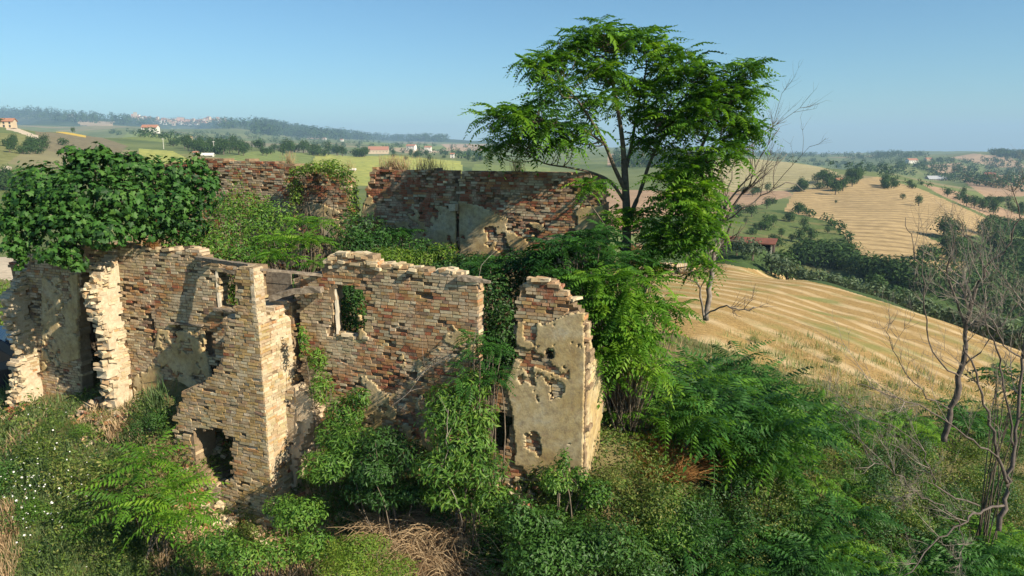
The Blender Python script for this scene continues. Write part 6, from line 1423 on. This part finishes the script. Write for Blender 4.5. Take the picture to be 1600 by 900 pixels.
# hilltop town, each block its own house
r_ = random.Random(5)
top = [(208, 183), (214, 181), (220, 184), (228, 185), (236, 186), (244, 188), (252, 189), (258, 190), (266, 190), (274, 191), (282, 191), (290, 191), (298, 192), (306, 191), (314, 191), (322, 189), (330, 188), (338, 189), (346, 190), (354, 191)]
nt_ = 0
for (u, v) in top:
    for k in range(3):
        uu = u + r_.uniform(-4, 4); vv = v + k * 2.2 + r_.uniform(-1, 1); q = hit_far(uu, max(vv, 184), 3000, 4600)
        if q is None: continue
        kk = q[1] / FPX; nt_ += 1
        rhouse('pale block of the hilltop town on the horizon', q[0], q[1], r_.uniform(3.5, 7) * kk, r_.uniform(3, 5) * kk, r_.uniform(2.5, 4.6) * kk, r_.uniform(-.5, .5), r_.choice([M_PINK, M_CREAM, M_WHITE, M_CREAM]), M_TILE, 'gable', None, 'houses of the hilltop town')
for (u, v, w_, h_, lb) in [(212, 184, 4, 9, 'square tower of the hilltop town'), (283, 191, 9, 8, 'tall pink block in the hilltop town'), (294, 192, 6, 6, 'narrow pale block right of the tall pink one')]:
    q = hit_far(u, v + 1, 3000, 4600)
    if q: kk = q[1] / FPX; rhouse(lb, q[0], q[1], w_ * kk, w_ * kk, h_ * kk, .1, M_PINK if w_ > 5 else M_CREAM, M_TILE, 'flat', None)
# ------------------------------------------------------------------ open shed, bales, poles, vehicle
sx, sy = P(1166, 394, 118)[:2]; sz = P(1166, 395, 118)[2]; k = 118 / FPX
sh = thing('open_shed', 'open farm shed with a rusty red roof on posts beyond the stubble', 'shed', (sx, sy, gz(sx, sy)), -.42)
W_ = 8.6; D_ = 5.0; H_ = 2.1
for i in range(6):
    m = MB(); x = -W_ / 2 + .2 + i * (W_ - .4) / 5; m.box((x - .12, -D_ / 2, -.8), (x + .12, -D_ / 2 + .24, H_)); m.build('post', simple('pale post', (.5, .46, .38)) if i == 0 else bpy.data.materials['pale post'], sh)
m = MB(); v = np.array([[-W_ / 2 - .4, -D_ / 2 - .6, H_], [W_ / 2 + .4, -D_ / 2 - .6, H_], [W_ / 2 + .4, D_ / 2, H_ + .25], [-W_ / 2 - .4, D_ / 2, H_ + .25]]); m.add(np.vstack([v, v + [0, 0, .16]]), BQ); m.build('roof', simple('rusty roof', (.24, .085, .05), .8, (.13, .055, .035), 1.2), sh)
m = MB(); m.box((-W_ / 2, D_ / 2 - .2, -.8), (W_ / 2, D_ / 2, H_ + .1)); m.build('rear_wall', M_DKIN, sh)
for sg in (-1, 1): m = MB(); m.box((sg * W_ / 2 - .1, -D_ / 2 + 1.2, -.8), (sg * W_ / 2 + .1, D_ / 2 - .22, H_ + .1)); m.build('side_wall', M_DKIN, sh)
M_BALE = simple('straw bale', (.50, .38, .22), .95, (.36, .26, .14), 9, .1, .6)
def bale(u, v, lb, Y=88):
    p = P(u, v, Y); o = thing('straw_bale', lb, 'bale', (p[0], p[1], gz(p[0], p[1])), R.uniform(-.5, .5)); m = MB()
    for i, rr2 in enumerate((.60, .68, .70, .70, .68, .60)):
        pass
    m.tube([[-.6, 0, .7], [-.56, 0, .7], [.56, 0, .7], [.6, 0, .7]], [.64, .7, .7, .64], 22, c=(1, 1, 1)); m.build('roll', M_BALE, o)
    w2 = MB()
    for xx in (-.4, -.13, .13, .4): w2.tube([[xx - .015, 0, .7], [xx + .015, 0, .7]], [.715, .715], 22)
    q = w2.build('net_wrap', M_WHITE, o); q['kind'] = 'stuff'
bale(1077, 417, 'round straw bale nearest the pale dead tree'); bale(1062, 415, 'round straw bale left of the nearest one', 90); bale(1044, 410, 'straw bale further left under the branches', 94)
for (u, v, hh, lb) in [(256, 233, 9, 'utility pole on the left meadow crest'), (43, 199, 9, 'utility pole beside the white track'), (335, 240, 10, 'utility pole near the village')]:
    q = hit_far(u, v, 250, 900)
    if q:
        o = thing('utility_pole', lb, 'pole', (q[0], q[1], gz(*q))); m = MB(); m.tube([[0, 0, -.3], [0, 0, hh * .8]], [.16, .1], 6); m.build('post', M_WHITE, o); m = MB(); m.box((-.8, -.08, hh * .72), (.8, .08, hh * .75)); m.build('crossarm', M_WHITE, o)
# dark vehicle at the left edge
def vehicle():
    p = P(-38, 640, 18.6); z = gz(p[0], p[1]); o = thing('parked_car', 'dark blue van parked by the left end of the ruin, cut by the frame', 'van', (p[0], p[1], z - .05), math.radians(28))
    paint = simple('dark blue paint', (.010, .016, .035), .25, (.008, .012, .028), 2, .6); gl = simple('windscreen glass', (.03, .05, .08), .1, (.02, .035, .06), 1, .9); rub = simple('tyre rubber', (.02, .02, .02), .9); chrome = simple('grey trim', (.30, .30, .32), .4, None, 3, .5); lamp = simple('lamp lens', (.6, .62, .65), .15, None, 3, .8)
    # profile in x (length), z; extruded with a narrowed cabin
    pr = [(-2.3, .45), (-2.32, .95), (-2.25, 1.2), (-2.1, 1.85), (-1.8, 1.98), (.5, 2.0), (.95, 1.9), (1.65, 1.22), (2.25, 1.02), (2.38, .8), (2.38, .4)]
    m = MB(); n = len(pr); V = []
    for yy, ins in ((-.93, 1), (-.80, 0), (.80, 0), (.93, 1)):
        for (x, z_) in pr:
            k_ = .10 if (ins and z_ > 1.25) else 0; V.append([x * (1 - .01 * (not ins)), yy * (1 - k_), z_ + (0 if ins else .03)])
    Q = []
    for a in range(3):
        for i in range(n - 1): Q.append([a * n + i, a * n + i + 1, (a + 1) * n + i + 1, (a + 1) * n + i])
        Q.append([a * n + n - 1, a * n, (a + 1) * n, (a + 1) * n + n - 1])
    Q = np.array(Q); V = np.array(V); me_t = []
    for a in (0, 3):
        c_ = len(V); V = np.vstack([V, [0, V[a * n][1], 1.0]])
        for i in range(n): me_t.append([a * n + i, a * n + (i + 1) % n, c_] if a else [a * n + (i + 1) % n, a * n + i, c_])
    m.add(V, Q, me_t); m.build('body', paint, o)
    w3 = MB(); a = np.array([[1.02, -.72, 1.88], [1.66, -.80, 1.27], [1.66, .80, 1.27], [1.02, .72, 1.88]]); w3.add(np.vstack([a + [.03, 0, .03], a - [.0, 0, .03]]), BQ); w3.build('windscreen', gl, o)
    for sg in (-1, 1):
        for (x0, x1, t0, t1) in ((.15, 1.3, 1.82, 1.32), (-1.0, .05, 1.82, 1.82), (-2.0, -1.1, 1.80, 1.82)):
            g_ = MB(); y0 = sg * .875; a = np.array([[x0, y0, 1.28], [x1, y0, 1.28], [x1 if t1 > 1.5 else x1 - .55, sg * .865, max(t1, 1.8)], [x0, sg * .865, t0]]); g_.add(np.vstack([a, a + [0, sg * .03, 0]]), BQ); g_.build('side_window', gl, o)
        for xx in (-1.45, 1.45):
            tq = MB(); tq.tube([[xx, sg * .74, .34], [xx, sg * .95, .34]], [.34, .34], 18); ty = tq.build('wheel', rub, o); rq = MB(); rq.tube([[xx, sg * .952, .34], [xx, sg * .965, .34]], [.2, .19], 12); rq.build('rim', chrome, ty)
        hq = MB(); hq.box((2.3, sg * .62 - .18, .74), (2.41, sg * .62 + .18, .92)); hq.build('headlight', lamp, o)
        mq = MB(); mq.box((1.15, sg * 1.05 - .1, 1.25), (1.27, sg * 1.05 + .1, 1.42)); mq.build('mirror', paint, o)
    bq_ = MB(); bq_.box((2.36, -.85, .38), (2.46, .85, .62)); bq_.build('bumper', chrome, o)
vehicle()
# yellow green bush and weeds behind the far left corner
bushy('shrub', 'yellow green bush behind the far left wall corner', 'shrub', [(5, 460, 24, 26, 26), (-20, 480, 23, 30, 40), (14, 500, 22, 16, 30), (0, 520, 22, 24, 22)], 2600, .12, M_LIME, LEAFN, r0=.4)
# ------------------------------------------------------------------ summer haze
hz_m, t_, out_ = new_mat('summer haze')
pv = t_.nodes.new('ShaderNodeVolumePrincipled'); pv.inputs['Color'].default_value = (.48, .73, 1.0, 1); pv.inputs['Density'].default_value = HAZE_D; pv.inputs['Anisotropy'].default_value = 0.0
t_.links.new(pv.outputs[0], out_.inputs['Volume'])
m = MB(); m.box((-9600, -9600, float(min(GZ.min(), -160)) - 2), (9600, 9600, float(GZ.max()) + 60)); hb = m.build('haze', hz_m); tag(hb, 'thin blue summer haze over the valley', None, None, 'stuff')
